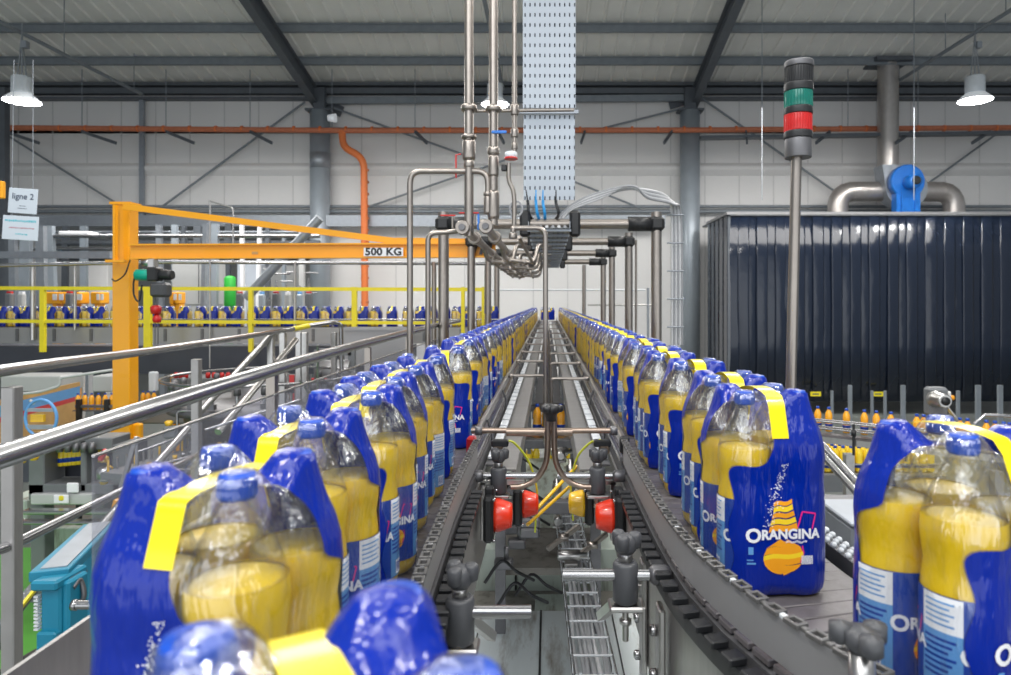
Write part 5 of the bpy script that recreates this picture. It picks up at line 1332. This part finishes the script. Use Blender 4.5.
# lower left machinery
def machine_box(x0, x1_, y0_, y1_, d, dep, m_, nm, lab, cat, extra=None, mats=None):
    c = (P(x0, y0_, d)+P(x1_, y1_, d))/2; c.y += dep/2
    mb = MB().box(c, (abs(x1_-x0)/F*d, dep, abs(y1_-y0_)/F*d), 0, None, .015)
    if extra: extra(mb, d)
    return tag(mb.build(nm, mats or [m_]), lab, cat)
# packer machine
e = empty('packing_machine', 'grey packing machine with dark windows and hanging yellow bottles at the lower left', 'machine', P(78, 560, 6.6))
def px_box(mb, x0, x1_, y0_, y1_, d, dep, mi=0, bev=.01):
    c = (P(x0, y0_, d)+P(x1_, y1_, d))/2; c.y += dep/2; return mb.box(c, (abs(x1_-x0)/F*d, dep, abs(y1_-y0_)/F*d), mi, None, bev)
mb = MB(); d = 6.6
for a in ((28, 44, 446, 500), (80, 86, 440, 492), (112, 130, 445, 495), (28, 130, 484, 495), (28, 112, 438, 450)): px_box(mb, a[0], a[1], a[2], a[3], d, .3)
part(mb, 'frame', 'cab', e)
part(px_box(MB(), 40, 112, 448, 486, 6.95, .05, 0, 0), 'window', 'darkband', e)
part(px_box(MB(), 30, 92, 494, 505, 6.55, .4), 'control_panel', 'cablt', e)
part(px_box(MB(), 66, 78, 483, 493, 6.53, .02), 'white_notice', 'white', e)
part(px_box(px_box(MB(), 53, 68, 495, 504, 6.5, .02), 58, 63, 496, 501, 6.49, .02, 1), 'warning_plate', ['white', 'railyel'], e)
part(px_box(px_box(MB(), 20, 140, 511, 515, 6.3, .1), 0, 110, 522, 525, 5.9, .1), 'cross_rail', 'tube', e)
part(px_box(px_box(MB(), 30, 44, 505, 640, 6.7, .15), 92, 104, 495, 640, 6.9, .15), 'leg', 'cab', e)
part(px_box(px_box(MB(), 46, 95, 528, 600, 7.3, .1), 100, 130, 515, 600, 7.5, .1), 'inner_cover', 'greenish', e)
for k in range(5): part(MB().lathe([(0, .03), (.05, .03), (.09, .02)], P(60+k*8, 452, 6.55), seg=10), 'gripper', 'darksteel', e)
for k in range(9):
    o = put(SY, 'yellow_bottle', P(62+k*4.4, 466-k*.45, 6.8), 'yellow bottle hanging in the packing machine window, %s from the left' % ORD[k], 'yellow bottles in the packing machine')
for k, (px, py) in enumerate(((104, 462), (108, 472), (22, 463), (34, 460), (104, 484))):
    tag(MB().lathe([(0, .03), (.04, .045), (.06, .02)], P(px, py, 6.4), seg=12).build('yellow_fitting', 'yellens'), 'small yellow fitting on the packing machine, %s' % ORD[k], 'fitting', 'yellow fittings on the packing machine')
tag(MB().lathe([(-.04, .06), (.05, .06), (.07, .03)], P(104, 474, 6.35), seg=16).box(P(104, 478, 6.33), (.09, .04, .07), 0, None, .01).box(P(103, 455, 6.33), (.05, .04, .12), 1, Matrix.Rotation(.5, 3, 'Y'), .01).build('machine_valve', ['steel', 'red']), 'steel valve with a red lever on the packing machine front', 'valve')
# striped panel + tan board
a_, b_ = P(-10, 417, 7.4), P(75, 396, 9.2)
mb = MB()
for (z0_, z1_, mi) in ((.06, .0, 0), (.0, -.13, 1), (-.13, -.19, 2), (-.19, -.62, 3)):
    zt1 = ZC-1.16
    mb.add([(a_.x, a_.y, zt1+z0_), (b_.x, b_.y, zt1+z0_), (b_.x, b_.y, zt1+z1_), (a_.x, a_.y, zt1+z1_), (a_.x, a_.y+.1, zt1+z0_), (b_.x, b_.y+.1, zt1+z0_), (b_.x, b_.y+.1, zt1+z1_), (a_.x, a_.y+.1, zt1+z1_)],
           [(0, 1, 2, 3), (4, 5, 6, 7), (0, 1, 5, 4), (3, 2, 6, 7), (0, 3, 7, 4), (1, 2, 6, 5)], mi)
tag(mb.build('striped_panel', ['wood', 'lblue', 'red', 'wood']), 'tan side panel with blue and red stripes left of the crane column', 'panel')
tag(MB().tube([P(41, 418, 6.2)+Vector((.145*math.cos(a*PI/12), 0, .17*math.sin(a*PI/12))) for a in range(24)], .014, 8, 0, closed=True).box(P(41, 410, 6.2), (.25, .02, .03), 1).box(P(41, 427, 6.2), (.27, .02, .04), 1).box(P(38, 418, 6.24), (.12, .03, .07), 2).build('round_guard', ['lblue', 'galv', 'yellens']),
    'light blue round hoop guard between the two handrails', 'guard')
tag(MB().tube(bend([P(2, 396, 7), P(40, 392, 7), P(60, 386, 7), P(60, 378, 7), P(92, 373, 7), P(112, 370, 7)], .05), .014, 8).tube([P(30, 400, 6.9), P(34, 404, 6.9)], .014, 8).build('bent_rail', 'cablt'), 'pale bent guide rail above the striped panel', 'rail')
e = empty('bottle_rack', 'small rack holding orange bottles left of the crane column', 'rack', P(95, 410, 8.6))
part(MB().box(P(96, 406.5, 8.5), (.52, .02, .03)).box(P(96, 410, 8.6), (.5, .14, .012)), 'rail', 'darksteel', e)
for px in (79, 107): part(MB().box(P(px, 408, 8.5), (.05, .05, .22)).box((X(px, 8.6), 8.6, .78), (.05, .05, 1.55)), 'post', 'black', e)
for k in range(6): put(SB, 'orange_bottle', P(78+k*6.8, 410, 8.6), 'orange bottle in the small rack left of the crane column, %s from the left' % ORD[k], 'orange bottles in the left rack')
for k in range(11): put(SB, 'orange_bottle', P([143, 148, 154, 232, 237, 243, 249, 255, 262, 268, 274][k], [407, 407, 407, 408, 408, 408, 408, 408, 409, 409, 409][k], 9.0), 'orange bottle on the low line right of the crane column, %s from the left' % ORD[k], 'orange bottles on the low line')
tag(MB().box(P(205, 411, 9.0), (1.95, .15, .04)).box(P(205, 404, 8.9), (1.9, .02, .02)).build('low_bottle_line', 'steel'), 'low steel line carrying orange bottles right of the crane column', 'conveyor')
machine_box(138, 300, 412, 424, 8.4, .8, 'cab', 'low_machine', 'low grey machine body right of the crane column foot', 'machine')
machine_box(0, 60, 376, 392, 9.8, .5, 'cablt', 'pale_housing', 'pale housings under the dark girder at the far left', 'housing')
machine_box(92, 112, 376, 392, 9.6, .5, 'cablt', 'pale_housing', 'pale housing under the dark girder just left of the crane', 'housing')
machine_box(148, 155, 372, 392, 9.3, .1, 'lampmetal', 'pale_pillar', 'short pale blue pillar right of the crane column', 'pillar')
machine_box(170, 250, 378, 396, 9.6, .5, 'cab', 'dark_unit', 'grey unit with small red parts right of the crane under the girder', 'machine')
for k in range(8):
    tag(MB().lathe([(0, .03), (.05, .035), (.08, .02)], P([176, 181, 186, 208, 214, 318, 222, 228][k], 378, 9.5), seg=8).build('red_fitting', 'red'), 'small red fitting under the girder, %s from the left' % ORD[k], 'fitting', 'red fittings under the girder')
# comb of small rods receding (bottle infeed) behind the large pack
e = empty('infeed_table', 'long infeed table with rows of small steel pegs behind the large pack', 'machine', P(220, 450, 6))
A0, A1 = P(125, 478, 5.6), P(330, 405, 8.6); A1.z = A0.z
part(MB().beam(A0, A1, .5, .06), 'table_top', 'cab', e)
part(MB().beam(A0+Vector((.2, -.3, -.2)), A1+Vector((.2, -.3, -.2)), .04, .35), 'side_panel', 'cab', e)
dn = (A1-A0).normalized(); sd = Vector((dn.y, -dn.x, 0))
for k in range(34):
    p = A0+(A1-A0)*(k+.5)/34
    part(MB().tube([p-sd*.22+Vector((0, 0, .03)), p-sd*.22+Vector((0, 0, .13))], .010, 6).tube([p+sd*.2+Vector((0, 0, .03)), p+sd*.2+Vector((0, 0, .10))], .012, 6).lathe([(.10, .02), (.13, .02)], p+sd*.2, seg=8), 'peg', 'tube' if k % 3 else 'yellens', e)
part(MB().tube([A0+sd*.26+Vector((0, 0, .1)), A1+sd*.26+Vector((0, 0, .1))], .012, 8), 'guide_rail', 'tube', e)
for k in range(4): part(MB().box((A0+(A1-A0)*(.1+.26*k)).to_tuple()[:2]+(A0.z/2,), (.08, .08, A0.z-.1)), 'leg', 'cab', e)
machine_box(195, 330, 425, 520, 7.6, .6, 'cab', 'capping_machine', 'large grey machine body behind the infeed table', 'machine')
machine_box(100, 140, 424, 441, 8.0, .08, 'crane', 'orange_crate_frame', 'orange perforated frame at the foot of the crane column', 'frame')
machine_box(160, 240, 520, 600, 5.6, .4, 'darksteel', 'dark_machine', 'dark machine block low behind the large pack', 'machine')
machine_box(0, 26, 500, 520, 6.8, .4, 'greenish', 'side_machine', 'green-grey machine block at the far left edge', 'machine')
for k in range(10):
    a = P(140+k*17, 505-k*6, 5.2+k*.2)
    tag(MB().box(a, (.10, .1, .10), 0, None, .015).lathe([(.05, .025), (.10, .02)], a, seg=10, mi=1).tube([a+Vector((.04, 0, 0)), a+Vector((.09, 0, .14))], .008, 6, 1).build('valve_block', [['cab', 'darksteel', 'cablt'][k % 3], ['tube', 'yellens', 'tube', 'red'][k % 4]]),
        'small valve block among the machinery behind the large pack, %s from the left' % ORD[k], 'fitting', 'valve blocks behind the large pack')
for k, (a, b) in enumerate((((138, 452), (200, 430)), ((140, 470), (196, 470)), ((205, 430), (300, 400)), ((210, 470), (300, 440)), ((150, 520), (150, 470)), ((232, 470), (232, 425)), ((318, 345), (318, 430)), ((300, 380), (335, 430)))):
    tag(MB().tube([P(*a, 5.0), P(*b, 5.3)], .010, 8).build('thin_rail', 'tube'), 'thin steel rail among the machinery left of the rows, %s' % ORD[k], 'rail', 'thin rails in the left machinery')
# teal unit
TDD = 3.2
e = empty('teal_unit', 'teal painted machine arm unit at the lower left above the green floor', 'machine', P(55, 620, TDD))
part(px_box(px_box(MB(), 40, 60, 582, 660, TDD, .18), 60, 69, 582, 640, TDD+.02, .14), 'column', 'tealp', e)
part(px_box(MB(), 29, 56, 582, 592, TDD-.03, .22), 'head', 'tealp', e)
part(px_box(MB(), 35, 55, 633, 690, TDD-.03, .22), 'foot_block', 'tealp', e)
a_, b_ = P(45, 580, TDD+.05), P(100, 557, TDD+.75)
a_.z = b_.z = Z(582, TDD)+.01
part(MB().beam(a_+Vector((.02, 0, 0)), b_, .17, .05, 0, bev=.005).box(b_-Vector((0, 0, .3)), (.14, .14, .6), 0, None, .005), 'arm', 'tealp', e)
part(MB().beam(a_+Vector((.02, .03, .027)), b_+Vector((0, 0, .027)), .11, .006), 'top_plate', 'galv', e)
for k in range(10): part(MB().box(P(38, 596+k*3.6, TDD), (.02, .03, .009)), 'tooth', 'whitestud', e)
part(MB().tube([P(74, 605, 3.0), P(112, 605, 3.0)], .02, 14).lathe([(-.01, .024), (.01, .024)], P(75, 605, 3.0), 'x', 14), 'roller', 'tube', e)
part(MB().box(P(72, 600, TDD+.1), (.05, .1, .25), 0, None, .01).tube(smooth_path([P(73, 588, 3.25), P(80, 580, 3.3), P(84, 596, 3.3), P(76, 608, 3.3)], 5), .012, 6).box(P(84, 590, 3.4), (.02, .02, .2)), 'mechanism', 'darksteel', e)
tag(MB().beam(P(0, 630, 4.0), P(34, 588, 4.6), .05, .06).beam(P(18, 618, 4.0)+Vector((0, 0, .045)), P(34, 598, 4.3)+Vector((0, 0, .045)), .02, .02, 1).build('yellow_edged_rail', ['struct', 'railyel']), 'dark rail with yellow edge left of the teal unit', 'rail')
tag(MB().tube([P(-5, 676, 3.2), P(36, 652, 3.6)], .018, 8).build('dark_hose', 'black'), 'black hose on the green floor in the bottom left corner', 'hose')
tag(MB().lathe([(-.03, .07), (.03, .07)], P(5, 640, 5.0), 'x', 20).lathe([(-.035, .03), (.035, .03)], P(5, 640, 5.0), 'x', 12).build('caster_wheel', 'grey_pl'), 'grey caster wheel at the left edge over the green floor', 'wheel')

# rows of preform tubes and glass bottles on the left machinery, seen through the rails
e = empty('bottle_carousel', 'machine carousel with rings of grippers behind the slanting stair rails', 'machine', P(250, 400, 7.2))
c = P(262, 398, 7.2)
part(MB().lathe([(-.5, .7), (-.1, .75), (-.08, .9), (-.02, .9), (0, .7), (.02, .3), (.25, .28), (.27, .1)], c, seg=28), 'drum', 'darksteel', e)
for k in range(22):
    a = 2*PI*k/22; q = c+Vector((.84*math.cos(a), .84*math.sin(a), 0))
    part(MB().tube([q, q+Vector((0, 0, .16))], .018, 8).lathe([(.14, .035), (.2, .035), (.22, .02)], q, seg=8, mi=1).box(q+Vector((0, 0, .03)), (.06, .06, .05), 1), 'gripper', ['tube', 'darksteel'], e)
part(MB().tube([c+Vector((.95*math.cos(a*PI/14), .95*math.sin(a*PI/14), .24)) for a in range(28)], .016, 6, closed=True), 'ring_rail', 'tube', e)
GB = MB().lathe([(0, .03), (.01, .035), (.12, .035), (.17, .02), (.2, .014), (.24, .014)], seg=12).lathe([(.24, .017), (.265, .017)], seg=8, mi=1).mesh('clear_bottle', ['pet', 'red'])
for k in range(14):
    put(GB, 'clear_bottle', P(305+k*6.5, 402, 7.6)+Vector((0, .04*(k % 2), 0)), 'clear bottle on the line behind the plexiglass, %s from the left' % ORD[k], 'clear bottles behind the plexiglass')
tag(MB().box(P(350, 404, 7.6), (1.3, .2, .04)).box(P(350, 397, 7.45), (1.3, .02, .03)).box(P(350, 414, 7.7), (1.3, .3, .2), 1).box((X(315, 7.7), 7.7, .8), (.08, .08, 1.6), 1).box((X(388, 7.7), 7.7, .8), (.08, .08, 1.6), 1).build('clear_bottle_line', ['steel', 'cab']), 'steel line carrying clear bottles behind the plexiglass', 'conveyor')
e = empty('film_roll_stand', 'grey frame with a pale film roll and red strip behind the plexiglass', 'machine', P(320, 400, 8.3))
part(MB().beam(P(318, 350, 8.3), (X(318, 8.3), 8.3, 0), .08, .08).beam(P(352, 350, 8.3), (X(352, 8.3), 8.3, 0), .08, .08).beam(P(318, 352, 8.3), P(352, 352, 8.3), .08, .08), 'frame', 'cab', e)
part(MB().lathe([(-.2, .15), (.2, .15)], P(335, 372, 8.3), 'x', 20), 'roll', 'alu', e)
part(MB().box(P(292, 392, 6.9), (.05, .02, .35)), 'red_strip', 'red', e)
for k in range(9):
    a = P(172+k*26, 432+(k % 3)*14, 6.4+.2*(k % 2))
    tag(MB().box(a, (.14, .1, .12), 0, None, .02).tube(bend([a+Vector((.05, 0, .05)), a+Vector((.05, 0, .2)), a+Vector((.22, 0, .2))], .04), .012, 6, 1).lathe([(.06, .03), (.1, .04), (.11, .02)], a-Vector((.03, 0, 0)), seg=10, mi=2).build('dosing_unit', [['cab', 'darksteel', 'alu'][k % 3], 'tube', ['yellens', 'darksteel', 'red'][k % 3]]),
        'dosing unit with a bent tube behind the slanting stair rails, %s from the left' % ORD[k], 'fitting', 'dosing units behind the stair rails')
